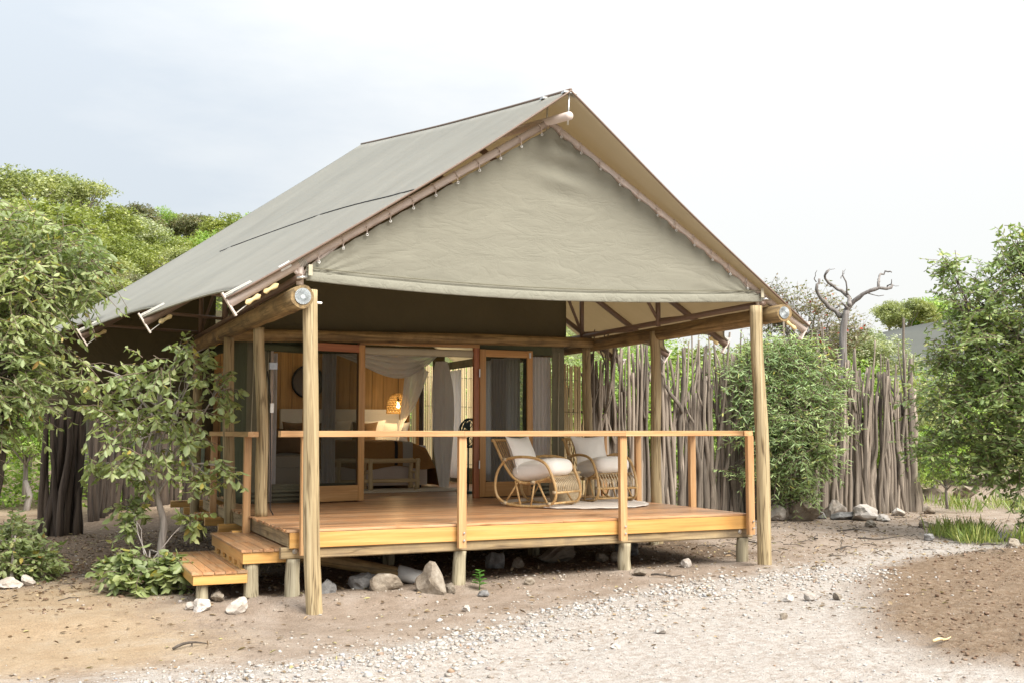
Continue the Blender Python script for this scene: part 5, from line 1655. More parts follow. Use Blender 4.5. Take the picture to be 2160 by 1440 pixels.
def sprays(clumps, leaves_per, Lf, Wf, droop=0.35, shell=0.45, up=0.1, tw=(0.25, 0.55), hang=0.5, pairs=True, spread=0.9, dens=1.0):
    """clumps: (centre, radii, number of twigs). Returns leaf geometry and twig geometry."""
    As, Bs, Cs = [], [], []
    for c, r, n in clumps:
        n = max(3, int(n * dens))
        u = unit(rng.normal(0, 1, (n, 3)))
        rad = shell + (1.28 - shell) * rng.uniform(0, 1, (n, 1)) ** 0.85
        base = np.array(c) + u * np.array(r) * rad
        T = unit(u * np.array([1, 1, 0.7]) + rng.normal(0, .55, (n, 3)) + np.array([0, 0, up]))
        ln = rng.uniform(tw[0], tw[1], (n, 1))
        A = base - T * ln * .5; C = base + T * ln * .5
        C = C - np.array([0, 0, 1]) * ln * droop * rng.uniform(.3, 1.2, (n, 1))
        B = (A + C) / 2 + np.array([0, 0, 1]) * ln * droop * .25
        As.append(A); Bs.append(B); Cs.append(C)
    A, B, C = np.concatenate(As), np.concatenate(Bs), np.concatenate(Cs)
    n = len(A)
    P, D, S = [], [], []
    for k in range(leaves_per):
        t = (k + .6) / leaves_per * (1 + rng.uniform(-.05, .05, (n, 1)))
        pos = A * (1 - t) ** 2 + B * 2 * t * (1 - t) + C * t ** 2
        tan = unit(2 * (1 - t) * (B - A) + 2 * t * (C - B))
        side = unit(np.cross(tan, np.array([0, 0, 1.]) + rng.normal(0, .25, (n, 3))))
        sg = 1 if k % 2 else -1
        for s2 in ((sg, -sg) if pairs else (sg,)):
            d = unit(tan * .55 + side * s2 * spread + np.array([0, 0, -hang]) * rng.uniform(.2, 1.4, (n, 1)) + rng.normal(0, .28, (n, 3)))
            s = unit(np.cross(d, np.array([0, 0, 1.]) + rng.normal(0, .55, (n, 3))))
            P.append(pos); D.append(d); S.append(s)
    P, D, S = np.concatenate(P), np.concatenate(D), np.concatenate(S)
    m = len(P)
    sz = rng.uniform(.5, 1.25, m)
    return (P, D, S, Lf * sz, Wf * sz), (A, B, C)


def limb(mb, p0, p1, r0, r1, seed, n=7, wob=0.12, seg=8, rise=0.15):
    p0, p1 = Vector(p0), Vector(p1); Ln = (p1 - p0).length
    pts = []
    for i in range(seg + 1):
        t = i / seg
        q = p0.lerp(p1, t)
        q += Vector((noise.noise((seed, t * 2.3, 1)), noise.noise((seed, t * 2.3, 5)), 0)) * wob * Ln * math.sin(math.pi * t) ** .5
        q.z += rise * Ln * math.sin(math.pi * t) * .5
        pts.append(q)
    mb.tube(pts, [r0 + (r1 - r0) * (i / seg) for i in range(seg + 1)], n)
    return pts


def leafy_tree(name, label, cat, base, trunk, clumps, leaves_per, Lf, Wf, mleaf, mbark, tr, group=None, hexa=True, twigs=True, limbs=True, singles=0, tr_top=0.5, fork=0.45, **kw):
    t = thing(name, label, cat, base, group)
    (P, D, S, Lv, Wv), (A, B, C) = sprays(clumps, leaves_per, Lf, Wf, **kw)
    keep = np.ones(len(P), bool)
    if singles:      # the leaves that show largest are leaves of their own
        toc = np.array(CAM)[None] - P
        d = np.linalg.norm(toc, axis=1)
        cand = np.argsort(d - 0.6 * rng.uniform(0, 1, len(d)))[:singles]
        keep[cand] = False
        lib = []
        for i in range(4):
            V, Q = leaf_geo(np.zeros((1, 3)), np.array([[1., 0, 0]]), np.array([[0, 1., 0]]), np.array([1.0]), np.array([0.46 + .05 * i]), 0.2 + .08 * i)
            lib.append(fast_mesh('leaf', V, Q, mleaf))
        for j, i in enumerate(cand):
            d_ = Vector(D[i]).normalized(); s_ = Vector(S[i]); s_ = (s_ - d_ * s_.dot(d_)).normalized(); n_ = d_.cross(s_)
            l = float(Lv[i])
            M = Matrix(((d_.x * l, s_.x * l, n_.x * l, P[i][0]), (d_.y * l, s_.y * l, n_.y * l, P[i][1]), (d_.z * l, s_.z * l, n_.z * l, P[i][2]), (0, 0, 0, 1)))
            part('leaf', lib[j % 4], t, M)
    V, Q = leaf_geo(P[keep], D[keep], S[keep], Lv[keep], Wv[keep], hexa=hexa)
    part('crown', fast_mesh('crown', V, Q, mleaf), t, kind='stuff')
    mb = MB()
    top = Vector(trunk[-1])
    mb.tube(smooth_path(trunk, 5), [tr * (1.25 - (1.25 - tr_top) * (i / (5 * (len(trunk) - 1)))) for i in range(5 * (len(trunk) - 1) + 1)], 10)
    tp = smooth_path(trunk, 5)
    ends = []
    if limbs:
        for k, (c, r, n) in enumerate(clumps):
            st = tp[int(len(tp) * (fork + (1 - fork) * random.random() * .99))]
            pts = limb(mb, st, Vector(c) + Vector((0, 0, r[2] * .3)), tr * .45, tr * .08, k + base[0], 6)
            ends.append(pts)
            for q in range(3):
                s0 = pts[random.randrange(3, 8)]
                dv = Vector((random.gauss(0, 1), random.gauss(0, 1), random.gauss(.3, .6)))
                dv = Vector((dv.x * r[0], dv.y * r[1], dv.z * r[2])) * .6
                limb(mb, s0, Vector(c) + dv, tr * .14, tr * .04, k * 7 + q, 5, 0.15, 5)
    part('trunk', mb.mesh('trunk', mbark, True), t)
    if twigs:
        V, Q = tubes_geo(A, B, C, 0.0045 * (Lf / .08), 0.002 * (Lf / .08))
        part('twigs', fast_mesh('twigs', V, Q, M_TWIG), t, kind='stuff')
    return t


# ---- near left: full mopane tree
b = spot(-6.05, 12.5)
cl = []
for (lt, dp, z, rx, rz, n) in ((-5.75, 12.6, 3.55, .85, .70, 330), (-5.1, 12.5, 3.5, .50, .38, 150), (-5.9, 12.2, 2.75, .85, .6, 330), (-5.55, 12.6, 2.45, .45, .40, 130), (-6.6, 12.4, 3.3, .9, .9, 250),
                              (-5.45, 12.1, 3.25, .6, .55, 210), (-5.7, 12.0, 2.1, .6, .42, 190), (-5.5, 12.2, 1.95, .35, .24, 60), (-6.5, 12.2, 2.0, .7, .6, 170), (-5.3, 12.6, 3.9, .45, .32, 110), (-6.1, 12.6, 4.05, .6, .40, 140), (-5.95, 12.0, 1.55, .35, .3, 60)):
    cl.append((spot(lt - .12, dp, z), (rx, rx, rz), n))
leafy_tree('mopane_tree', 'full grey green butterfly leaved tree at the left edge, overhanging the tent eave', 'tree', b,
           [Vector(b) - Vector((0, 0, .2)), spot(-6.0, 12.5, .6), spot(-5.85, 12.45, 1.2), spot(-5.8, 12.4, 1.9), spot(-5.85, 12.4, 2.7)], cl, 6, 0.105, 0.043, M_LEAF_A, M_BARK_DARK, 0.10, hang=0.75, droop=.5, dens=.60, tw=(.25, .6))

# ---- sapling in front of the deck side
b = spot(-3.95, 12.45)
z0 = b[2]
cl = []
for (lt, dp, z, r, rz, n) in ((-4.0, 12.3, 2.40, .34, .22, 34), (-4.45, 12.4, 2.20, .38, .22, 40), (-4.75, 12.5, 1.95, .20, .16, 14), (-3.75, 12.2, 1.95, .36, .26, 42), (-4.25, 12.2, 1.78, .40, .24, 46), (-3.55, 12.3, 2.35, .20, .30, 24), (-3.25, 12.3, 2.15, .14, .24, 20),
                              (-3.55, 12.2, 1.55, .20, .20, 20), (-4.6, 12.3, 1.30, .20, .06, 14), (-4.1, 12.2, 1.42, .36, .16, 36), (-3.50, 12.25, 1.16, .22, .10, 18), (-4.15, 12.3, 1.15, .16, .08, 8), (-4.85, 12.5, 2.40, .18, .14, 10), (-3.7, 12.3, 2.62, .14, .14, 12), (-3.2, 12.25, 1.25, .12, .12, 10)):
    cl.append((spot(lt, dp, z), (r, r, rz), n))
sap = leafy_tree('sapling', 'slender young tree with pale trunk and drooping butterfly leaves before the steps', 'tree', b,
                 [Vector(b) - Vector((0, 0, .15)), spot(-3.96, 12.45, .35), spot(-3.93, 12.43, .65), spot(-3.99, 12.38, .95), spot(-4.0, 12.33, 1.25), spot(-3.97, 12.3, 1.75), spot(-4.0, 12.3, 2.3)], cl, 5, 0.115, 0.050, M_LEAF_A, M_BARK, 0.044, singles=290, hang=0.8, droop=.35, tw=(.22, .45), tr_top=.25, dens=.62)
# low regrowth at its foot
b = spot(-3.95, 12.0)
cl = [(spot(lt, dp, z), (r, r, rz), n) for (lt, dp, z, r, rz, n) in ((-4.2, 11.9, .20, .22, .10, 36), (-3.85, 11.75, .16, .26, .11, 48), (-3.6, 11.7, .26, .14, .12, 30), (-4.25, 12.3, .72, .10, .16, 10), (-4.35, 12.4, .85, .14, .10, 9), (-3.55, 12.2, .72, .10, .12, 7), (-4.05, 11.9, .34, .2, .10, 22))]
leafy_tree('regrowth_bush', 'low bright leafy regrowth at the foot of the sapling beside the lower step', 'bush', b, [Vector(b), spot(-3.95, 12.0, .2), spot(-3.95, 12.05, .4)], cl, 5, 0.11, 0.06, M_LEAF_GR if False else M_LEAF_A, M_BARK, 0.018, hang=0.6, tw=(.15, .35))
b = spot(-5.7, 12.6)
cl = [(spot(lt - .2, dp, z * .85), (r, r, rz), n) for (lt, dp, z, r, rz, n) in ((-5.75, 12.8, .35, .38, .30, 130), (-5.35, 12.9, .22, .28, .18, 70), (-6.1, 12.6, .5, .4, .4, 120), (-5.75, 13.2, .55, .3, .2, 50))]
leafy_tree('low_shrub', 'low leafy shrub at the left edge below the full tree', 'bush', b, [Vector(b), spot(-5.7, 12.6, .2), spot(-5.7, 12.65, .5)], cl, 5, 0.09, 0.045, M_LEAF_A, M_BARK, 0.02, hang=0.5, tw=(.15, .35))

# ---- right: full tree at the edge
b = spot(8.1, 16.4)
cl = []
for (lt, dp, z, rx, rz, n) in ((7.9, 16.4, 3.7, .85, .65, 330), (8.7, 16.2, 4.1, .8, .6, 280), (7.35, 16.3, 2.9, .75, .5, 300), (8.4, 16.0, 2.9, .95, .75, 420), (7.15, 16.4, 2.15, .75, .42, 280), (8.0, 15.9, 2.0, .9, .55, 380), (7.0, 16.5, 1.45, .6, .34, 190),
                              (7.8, 16.0, 1.25, .75, .40, 270), (8.7, 16.0, 1.3, .7, .55, 260), (7.2, 16.4, 3.6, .40, .36, 100), (6.85, 16.5, 4.15, .22, .28, 36), (7.9, 16.4, 4.45, .35, .30, 90), (8.6, 15.8, .75, .5, .35, 120), (9.1, 16.2, 3.0, .7, 1.2, 200), (6.75, 16.5, 2.75, .25, .2, 36)):
    cl.append((spot(lt - .22, dp, z), (rx * 1.05, rx, rz), n))
leafy_tree('spreading_tree', 'big spreading green tree at the right edge over the gravel', 'tree', b, [Vector(b), spot(8.15, 16.4, .7), spot(8.05, 16.3, 1.5), spot(8.1, 16.3, 2.6)], cl, 6, 0.105, 0.045, M_LEAF_B, M_BARK_DARK, 0.09, hang=0.45, droop=.3, dens=.62, tw=(.3, .75))
b = spot(7.9, 15.6)
cl = [(spot(lt, dp, z), (r, r, rz), n) for (lt, dp, z, r, rz, n) in ((7.55, 15.7, .40, .22, .2, 40), (7.9, 15.5, .35, .28, .25, 60), (8.2, 15.5, .5, .3, .3, 70))]
leafy_tree('low_shrub', 'low leafy sprouts in the grass under the right hand tree', 'bush', b, [Vector(b), spot(7.9, 15.6, .25), spot(7.9, 15.6, .5)], cl, 5, 0.10, 0.045, M_LEAF_B, M_BARK, 0.02, hang=0.4, tw=(.15, .35))

# ---- slender leaved shrub leaning on the stick fence
b = spot(5.5, 19.9)
cl = []
for (lt, dp, z, rx, rz, n) in ((5.2, 19.8, 2.9, .75, .45, 260), (6.0, 19.9, 2.75, .6, .45, 190), (4.7, 19.7, 2.35, .6, .42, 210), (5.5, 19.5, 2.1, .75, .45, 280), (6.05, 19.7, 2.1, .45, .45, 150), (4.9, 19.5, 1.7, .6, .35, 190), (5.55, 19.4, 1.35, .65, .4, 230), (5.9, 19.6, 1.45, .4, .3, 110),
                              (5.0, 19.5, 1.05, .5, .3, 150), (5.6, 19.5, .75, .35, .30, 80), (4.3, 19.7, 1.0, .40, .10, 24), (5.3, 19.6, .55, .25, .25, 40), (5.4, 20.0, 3.25, .45, .25, 90), (4.3, 19.8, 2.85, .35, .12, 40), (6.5, 19.9, 2.55, .30, .14, 36), (5.9, 20.0, 3.3, .3, .16, 40), (4.75, 19.9, 3.2, .25, .2, 34), (6.5, 19.8, 1.75, .3, .1, 26)):
    cl.append((spot(lt - .42 - .1 * (lt - 5.3), dp, z), (rx * .85, rx * .6, rz * .9), n))
leafy_tree('leaning_shrub', 'dense pale green shrub with slender leaves against the stick fence right of the post', 'bush', b, [Vector(b), spot(5.45, 19.85, .6), spot(5.4, 19.8, 1.4), spot(5.4, 19.8, 2.3)], cl, 7, 0.12, 0.026, M_LEAF_C, M_BARK, 0.035, hexa=True, hang=0.45, droop=.35, tw=(.3, .75), dens=.50)

# ---- behind the fence
def bush_clumps(lat, dep, z, rx, rz, k, n, seed):
    r = random.Random(seed)
    out = []
    for i in range(k):
        a = r.uniform(0, 6.28); q = math.sqrt(r.random()) * .8
        out.append((spot(lat + rx * q * math.cos(a), dep + rx * q * math.sin(a), z + rz * r.uniform(-.7, .75)), (rx * .42, rx * .42, rz * .34), n))
    return out


BUSH = [(3.2, 25.0, 1.7, 1.7, 1.6, M_LEAF_GR, 'dense green bush behind the fence between the rear deck post and the corner reed screen'),
        (5.6, 26.0, 1.9, 1.8, 1.8, M_LEAF_B, 'dark green bush behind the fence near the middle side post'),
        (7.6, 27.0, 1.9, 1.6, 1.7, M_LEAF_GR, 'green bush behind the fence and the leaning shrub'),
        (9.3, 27.5, 1.7, 1.5, 1.5, M_LEAF_OL, 'olive bush behind the right end of the stick fence'),
        (1.6, 27.0, 1.9, 1.6, 1.7, M_LEAF_B, 'dark bush just behind the golden reed screen')]
for k, (lt, dp, z, rx, rz, m, lab) in enumerate(BUSH):
    b = spot(lt, dp)
    leafy_tree('bush', lab, 'bush', b, [Vector(b), spot(lt, dp, .6), spot(lt, dp, z)], bush_clumps(lt, dp, z, rx, rz, 26, 70, k), 6, 0.11, 0.05, m, M_BARK, 0.05, hexa=False, twigs=False)

# red blossomed tree behind the roof corner: thin, open, many bare twig ends
b = spot(7.2, 26.0)
cl = bush_clumps(7.0, 26.0, 4.1, 1.15, .95, 20, 26, 77) + bush_clumps(8.0, 26.5, 3.8, .9, .7, 10, 20, 78) + bush_clumps(6.4, 26, 4.6, .5, .6, 6, 16, 79)
rt = leafy_tree('blossom_tree', 'open twiggy tree with red blossoms behind the right roof corner', 'tree', b, [Vector(b), spot(7.2, 26, 1.6), spot(7.1, 26, 3.0), spot(7.0, 26, 4.0)], cl, 4, 0.085, 0.05, M_LEAF_RD, M_BARK, 0.07, hexa=False, hang=.2, up=.6, droop=.05, tw=(.35, .75))
n = 170
cc = np.array([c[0] for c in cl]); P = cc[rng.integers(0, len(cc), n)] + rng.normal(0, .13, (n, 3))
V, Q = leaf_geo(P, rng.normal(0, 1, (n, 3)), rng.normal(0, 1, (n, 3)), np.full(n, .07), np.full(n, .06), hexa=False)
part('blossom', fast_mesh('blossom', V, Q, M_BERRY), rt, kind='stuff')

# dead tree rising behind the shrub
def lz(lat, y, dep=23.5): return Vector(spot(lat, dep, y))
dt = thing('dead_tree', 'bare grey dead tree with crooked forked limbs behind the leaning shrub', 'tree', spot(7.2, 23.5))
mb = MB()
k_ = 23.5 / 2300.0


def px(x, y): return lz((x - 1080) * k_, 1.70 + (907 - y) * k_)


mb.tube(smooth_path([Vector(spot(7.1, 23.5)) - Vector((0, 0, .2)), px(1776, 850), px(1780, 760), px(1781, 700), px(1790, 655)], 5), [0.10 - .03 * i / 20 for i in range(21)], 10)
part('trunk', mb.mesh('trunk', M_DEAD, True), dt)
for pts, r in (([(1788, 668), (1768, 655), (1745, 637), (1728, 620), (1725, 602), (1731, 590)], .075), ([(1790, 655), (1803, 640), (1815, 628), (1838, 613), (1858, 609), (1884, 606), (1889, 596)], .08),
               ([(1850, 611), (1856, 599), (1858, 588), (1863, 579), (1874, 573), (1882, 570), (1887, 574)], .042), ([(1793, 645), (1797, 630), (1785, 613), (1764, 601), (1748, 589), (1745, 576), (1752, 571)], .06),
               ([(1797, 628), (1790, 605), (1783, 585), (1780, 570)], .028), ([(1880, 607), (1884, 598), (1885, 592)], .022), ([(1731, 592), (1726, 580), (1727, 570)], .016), ([(1752, 572), (1757, 566), (1765, 566)], .014), ([(1838, 613), (1850, 622), (1868, 624)], .018), ([(1764, 601), (1756, 603), (1742, 598)], .018), ([(1884, 606), (1893, 601), (1900, 603)], .015), ([(1783, 585), (1789, 575), (1788, 566)], .012), ([(1791, 650), (1778, 643), (1765, 650)], .04)):
    m2 = MB(); sp_ = smooth_path([px(*q) for q in pts], 2)
    m2.tube([p + FWD * (0.12 * math.sin(i * .5 + r * 90)) + Vector((.07 * noise.noise((i * 1.3, r * 50, 0)), 0, .07 * noise.noise((i * 1.3, r * 50, 5)))) for i, p in enumerate(sp_)], [.78 * r * (1 - .6 * i / (len(sp_) - 1)) * (1 + .15 * math.sin(i * 2.1)) for i in range(len(sp_))], 8)
    part('limb', m2.mesh('limb', M_DEAD, True), dt)

# neighbouring tent in the distance
nb_ = thing('distant_tent', 'neighbouring grey canvas tent half hidden behind bushes in the right distance', 'tent', spot(16, 42))


def rp(lat, dep, z): return Vector(spot(lat, dep, z))


tm = MB()
A0, A1 = rp(13.2, 40.2, 5.2), rp(23.0, 43.5, 7.2); E0, E1 = rp(12.0, 35.6, 3.2), rp(22.0, 37.0, 3.2); R0, R1 = rp(15.4, 45.0, 3.2), rp(26.0, 49.0, 3.2)
tm.grid(lambda i, j: tuple((A0.lerp(A1, i)).lerp(E0.lerp(E1, i), j) - Vector((0, 0, .25 * math.sin(math.pi * j)))), 16, 10)
tm.grid(lambda i, j: tuple((A0.lerp(A1, i)).lerp(R0.lerp(R1, i), j) - Vector((0, 0, .25 * math.sin(math.pi * j)))), 16, 10, flip=True)
o = part('fly_roof', tm.mesh('fly_roof', M_FARFLY, True), nb_); thicken(o, .02)
for i in (0.05, .35, .65, .95):
    q = E0.lerp(E1, i); q2 = Vector((q.x, q.y, gz(q.x, q.y)))
    log_obj('post', nb_, q2, (q.x, q.y, 3.15), .09, .08, M_POLE, 8, 6, .02, int(i * 50))
wl = MB(); W0, W1 = E0.lerp(A0, .25), E1.lerp(A1, .25)
wl.grid(lambda i, j: tuple(Vector((W0.lerp(W1, i).x, W0.lerp(W1, i).y, .1 + 3.6 * j))), 10, 4)
part('wall', wl.mesh('wall', M_INNER), nb_)

# ---- far trees: shared meshes, every tree its own object
def far_mesh(seed, mat, flat=1.0, n=30, per=95, leaf=0.125, rad=1.0, open_=1.0):
    r = random.Random(seed)
    cl = []
    for i in range(n):
        a = r.uniform(0, 6.28); q = math.sqrt(r.random()); el = r.uniform(-.5, 1)
        q2 = q * (1 - .35 * max(0, el))
        cl.append(((q2 * math.cos(a) * .82, q2 * math.sin(a) * .82, 1.0 + .75 * flat * el * (1 - .3 * q)), (.30 * open_, .30 * open_, .24 * flat), per))
    (P, D, S, Lv, Wv), _ = sprays(cl, 3, leaf / 2, leaf / 3.2, tw=(.10, .24), pairs=True, hang=.2)
    V, Q = leaf_geo(P, D, S, Lv, Wv, hexa=False)
    me = fast_mesh('crown', V, Q, mat)
    mb = MB()
    mb.tube([(0, 0, -0.35), (.03, 0, .2), (0, .03, .6)], [.06, .05, .035], 7)
    for k in range(0, n, 2):
        limb(mb, (0, 0, .25 + .3 * r.random()), cl[k][0], .028, .008, seed + k, 5, .15, 5)
    return me, mb.mesh('trunk', M_BARK, True)


FM = {'yg': far_mesh(1, M_LEAF_YG, .75), 'ol': far_mesh(2, M_LEAF_OL, .6, open_=.85), 'rd': far_mesh(3, M_LEAF_RD, .7, open_=.9), 'gr': far_mesh(4, M_LEAF_GR, .8), 'sv': far_mesh(5, M_LEAF_SILVER, .7, open_=.85), 'flat': far_mesh(6, M_LEAF_OL, .6, 30, 34, open_=.9),
      'yg2': far_mesh(7, M_LEAF_YG, .6, 22, 60), 'gr2': far_mesh(8, M_LEAF_GR, 1.0, 22, 60)}
for k_m in ('sv',):
    FM[k_m][1].materials.clear(); FM[k_m][1].materials.append(M_DEAD)


def far_tree(label, x, ytop, dep, rad, kind, hs=1.0, name='hill_tree', group='trees on the hill behind the tent', rz=None):
    lat = (x - 1080) / 2300.0 * dep
    p = Vector(spot(lat, dep))
    ztop = 1.70 + (907 - ytop) / 2300.0 * dep
    fl = {'yg': .75, 'ol': .6, 'rd': .7, 'gr': .8, 'sv': .7, 'flat': .6, 'yg2': .6, 'gr2': 1.0}[kind]
    local_top = 1.0 + .75 * fl + .28
    zb = ztop - rad * hs * local_top
    t = thing(name, label, 'tree', (p.x, p.y, zb - .3 * rad), group)
    M = trs((p.x, p.y, zb), 0, 0, random.uniform(0, 6.28) if rz is None else rz, (rad, rad, rad * hs))
    part('crown', FM[kind][0], t, M, kind='stuff')
    part('trunk', FM[kind][1], t, M)
    g0 = gz(p.x, p.y)
    if zb - .3 * rad > g0 + .1:      # bare lower stem down to the slope
        part('stem', MB().tube([(p.x, p.y, g0 - .3), (p.x + .1, p.y, (g0 + zb) / 2), (p.x, p.y, zb)], [.09 * rad, .07 * rad, .055 * rad], 7).mesh('stem', M_BARK, True), t)


HILL = [(20, 322, 40, 2.1, 'flat', 'flat topped olive tree at the upper left corner of the hill'), (95, 335, 42, 1.7, 'flat', 'thin olive tree second from the left on the skyline'), (165, 352, 41, 1.6, 'flat', 'airy olive tree on the skyline above the yellow green one'),
        (110, 385, 33, 2.3, 'yg', 'biggest bright yellow green tree at the upper left'), (195, 400, 35, 1.6, 'yg2', 'yellow green tree sloping off the right of the biggest one'), (15, 395, 34, 1.5, 'yg2', 'yellow green tree cut by the left frame edge'),
        (245, 470, 31, 1.35, 'yg', 'round yellow green tree lower on the slope behind the near tree'), (270, 413, 52, 1.5, 'rd', 'reddish bare topped tree on the skyline'), (285, 432, 44, 1.7, 'sv', 'grey green tree with a white forked trunk'),
        (337, 424, 56, .95, 'gr2', 'small dark green round tree poking above the skyline'), (400, 435, 56, 1.5, 'rd', 'brownish tree on the skyline left of the lime green one'), (365, 436, 60, 1.4, 'ol', 'dull olive tree on the skyline between the brownish pair'),
        (470, 429, 54, 1.9, 'yg', 'lime green tree on the skyline'), (530, 434, 58, 1.6, 'gr', 'green tree on the skyline where the roof cuts it off'), (430, 470, 46, 1.7, 'gr', 'mid green tree on the slope next to the roof edge'),
        (345, 470, 44, 1.6, 'yg', 'bright yellow green tree halfway down the slope'), (330, 520, 33, 1.25, 'rd', 'rusty brown bush low on the slope by the roof'), (390, 500, 40, 1.4, 'ol', 'olive tree on the slope just left of the roof edge'),
        (290, 560, 26, .9, 'rd', 'low rusty bush nearest the roof edge'), (500, 458, 50, 1.5, 'ol', 'olive tree below the lime green skyline tree'), (240, 560, 24, 1.0, 'ol', 'dusky olive bush between the near tree and the roof'), (180, 500, 27, 1.3, 'ol', 'olive tree peeping over the near tree'),
        (590, 425, 62, 1.8, 'gr', 'green tree tops along the roof slope'), (60, 440, 29, 1.5, 'yg', 'yellow green tree directly above the near tree')]
for (x, y, d, r, k, lab) in HILL:
    far_tree(lab, x, y, d, r, k)
RIGHT = [(1915, 612, 56, 1.7, 'ol', 'dark bush top over the distant tent'), (1880, 628, 58, 1.2, 'flat', 'thin treetop left of the bush over the distant tent'), (1990, 600, 58, 2.4, 'gr', 'green tree behind the distant tent, by the right hand tree'),
         (1975, 752, 30, 1.5, 'gr2', 'tall green bush between the distant tent and the right hand tree'), (1960, 880, 25, .95, 'gr', 'low green bush behind the fence end'), (1990, 930, 21.5, .55, 'gr2', 'small green bush at the start of the orange path'), (2080, 880, 30, 1.3, 'ol', 'olive bush across the orange path'), (1842, 676, 33, 1.35, 'sv', 'grey green bush in front of the distant tent'),
         (2140, 700, 36, 2.2, 'gr', 'tall green tree behind the right hand tree'), (1600, 690, 30, 1.6, 'ol', 'olive treetop between roof corner and fence'), (1700, 690, 31, 1.4, 'gr', 'green treetop below the red blossoms'), (1830, 800, 31, 1.2, 'gr', 'green bush behind the right part of the sticks'), (1350, 700, 33, 2.2, 'gr', 'broad green tree far behind the fence'),
         (1500, 700, 32, 2.0, 'yg2', 'yellowish green tree far behind the fence')]
for (x, y, d, r, k, lab) in RIGHT:
    far_tree(lab, x, y, d, r, k, name='far_tree', group='trees beyond the stick fence')
LEFTB = [(60, 830, 24, 1.0, 'gr', 'light green bush behind the log bundle'), (0, 860, 26, 1.1, 'yg2', 'light green bush at the left edge behind the trunk'), (300, 700, 27, 1.5, 'gr', 'green bush above the dark log fence'), (150, 640, 26, 1.4, 'ol', 'olive bush behind the near tree and the bundle')]
for (x, y, d, r, k, lab) in LEFTB:
    far_tree(lab, x, y, d, r, k, name='far_tree', group='bushes behind the left fence')

# the wood that clothes the slope reads as one mass
def woodland(name, n, mat, seed, leaf=0.17):
    r = np.random.default_rng(seed)
    cl = []
    while len(cl) < n:
        dep = r.uniform(26, 78); lat = r.uniform(-.50, .02) * dep
        s = spot(lat, dep)
        if s[2] < .8: continue
        R_ = r.uniform(.8, 1.7)
        cl.append(((s[0], s[1], s[2] + R_ * .8), (R_, R_, R_ * .8), 60))
    (P, D, S, Lv, Wv), _ = sprays(cl, 3, leaf, leaf * .55, tw=(.2, .5), hang=.2, shell=.6)
    V, Q = leaf_geo(P, D, S, Lv, Wv, hexa=False)
    tag(part(name, fast_mesh(name, V, Q, mat), None), kind='stuff')


woodland('woodland', 85, M_LEAF_YG, 1); woodland('woodland', 85, M_LEAF_OL, 2); woodland('woodland', 60, M_LEAF_GR, 3); woodland('woodland', 45, M_LEAF_RD, 4)


def brush(name, pts, mat, leaf=.14):
    cl = [(spot(lt, dp, None)[:2] + (spot(lt, dp)[2] + r * .6,), (r, r, r * .7), 70) for lt, dp, r in pts]
    (P, D, S, Lv, Wv), _ = sprays(cl, 3, leaf, leaf * .55, tw=(.2, .5), hang=.2, shell=.6)
    V, Q = leaf_geo(P, D, S, Lv, Wv, hexa=False)
    tag(part(name, fast_mesh(name, V, Q, mat), None), kind='stuff')


r_ = random.Random(21)
brush('undergrowth', [(r_.uniform(1.5, 22), r_.uniform(30, 60), r_.uniform(.7, 1.5)) for _ in range(70)], M_LEAF_GR)
brush('undergrowth', [(r_.uniform(1.5, 22), r_.uniform(30, 60), r_.uniform(.7, 1.5)) for _ in range(60)], M_LEAF_OL)
brush('undergrowth', [(r_.uniform(-17, -5), r_.uniform(24, 32), r_.uniform(.5, 1.1)) for _ in range(40)], M_LEAF_GR)

# grass under the right tree and a little along the path
n = 5200
lat = np.concatenate([rng.uniform(6.3, 8.8, 2600), rng.uniform(8.6, 12.0, 1200)]); dep = np.concatenate([rng.uniform(15.3, 17.2, 2600), rng.uniform(21, 24, 1200)])
pp = np.array([spot(a, d) for a, d in zip(lat, dep)])
keepg = (vnoise(pp[:, 0], pp[:, 1], 2.2) > -.1)
pp = pp[keepg]; n = len(pp)
D = np.stack([rng.normal(0, .4, n), rng.normal(0, .4, n), np.ones(n)], 1)
V, Q = leaf_geo(pp, D, rng.normal(0, 1, (n, 3)), rng.uniform(.08, .34, n), rng.uniform(.007, .014, n), hexa=True)
tag(part('grass', fast_mesh('grass', V, Q, M_GRASS), None), kind='stuff')

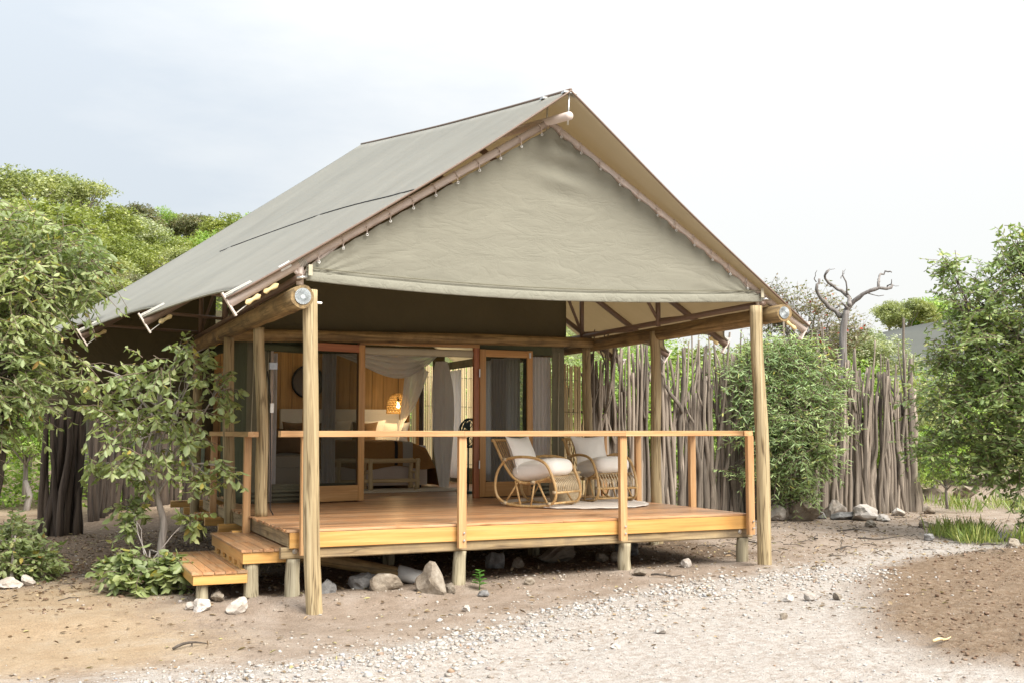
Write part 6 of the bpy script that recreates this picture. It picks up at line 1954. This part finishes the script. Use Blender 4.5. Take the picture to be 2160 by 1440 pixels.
# green weed growing beside the second pile
wx, wy = 2.02, -0.20
wz = gz(wx, wy)
wd = thing('weed', 'small bright green weed growing in front of the deck beside a pile', 'plant', (wx, wy, wz))
part('stem', MB().tube([(wx, wy, wz - .02), (wx + .01, wy, wz + .1), (wx, wy + .01, wz + .21)], [.006, .005, .003], 5).mesh('stem', M_WEED, True), wd)
for k in range(16):
    a = k * 2.4; h = .05 + .16 * k / 15; l = .11 - .05 * k / 15
    V, Q = leaf_geo(np.zeros((1, 3)), np.array([[1., 0, .25]]), np.array([[0, 1., 0]]), np.array([l]), np.array([l * .55]), .2)
    part('leaf', fast_mesh('leaf', V, Q, M_WEED), wd, trs((wx, wy, wz + h), 0, 0, a))

# dry leaves and twig bits lying about
n = 5200
P = np.concatenate([np.stack([rng.uniform(-3.6, 0.6, 2600), rng.uniform(1.2, 8.5, 2600)], 1), np.stack([rng.uniform(-3, 6, 500), rng.uniform(-3.5, 1.2, 500)], 1), np.stack([rng.uniform(5.6, 13.5, 1500), rng.uniform(-1.2, 5.4, 1500)], 1), np.stack([rng.uniform(0, 5.6, 600), rng.uniform(0.3, 4, 600)], 1)])
n = len(P)
P3 = np.concatenate([P, (ground_z(P[:, 0], P[:, 1]) + .010)[:, None]], 1)
D = np.stack([rng.normal(0, 1, n), rng.normal(0, 1, n), rng.normal(0, .18, n)], 1)
S = np.stack([-D[:, 1], D[:, 0], rng.normal(0, .35, n)], 1)
V, Q = leaf_geo(P3, D, S, rng.uniform(.03, .085, n), rng.uniform(.012, .036, n), 0.4)
M_DRY = leaf_mat('dry_leaf', [(0, (0.13, 0.085, 0.05)), (0.5, (0.25, 0.175, 0.105)), (0.85, (0.38, 0.285, 0.18)), (1, (0.36, 0.34, 0.14))], 0.1, 0.8, (1, .9, .7))
tag(part('leaf_litter', fast_mesh('leaf_litter', V, Q, M_DRY), None), kind='stuff')
n = 420
P = np.concatenate([np.stack([rng.uniform(5.8, 13, 260), rng.uniform(-.8, 5.2, 260)], 1), np.stack([rng.uniform(-3.2, .3, 160), rng.uniform(.8, 7, 160)], 1)])
z = ground_z(P[:, 0], P[:, 1]) + .008
a = rng.uniform(0, 6.28, n); ln = rng.uniform(.05, .22, n)
A = np.concatenate([P, z[:, None]], 1); C = A + np.stack([np.cos(a) * ln, np.sin(a) * ln, rng.uniform(0, .02, n)], 1)
B = (A + C) / 2 + rng.normal(0, .012, (n, 3)) + np.array([0, 0, .012])
V, Q = tubes_geo(A, B, C, .006, .003, 4)
tag(part('twig_litter', fast_mesh('twig_litter', V, Q, M_BARK_DARK), None), kind='stuff')
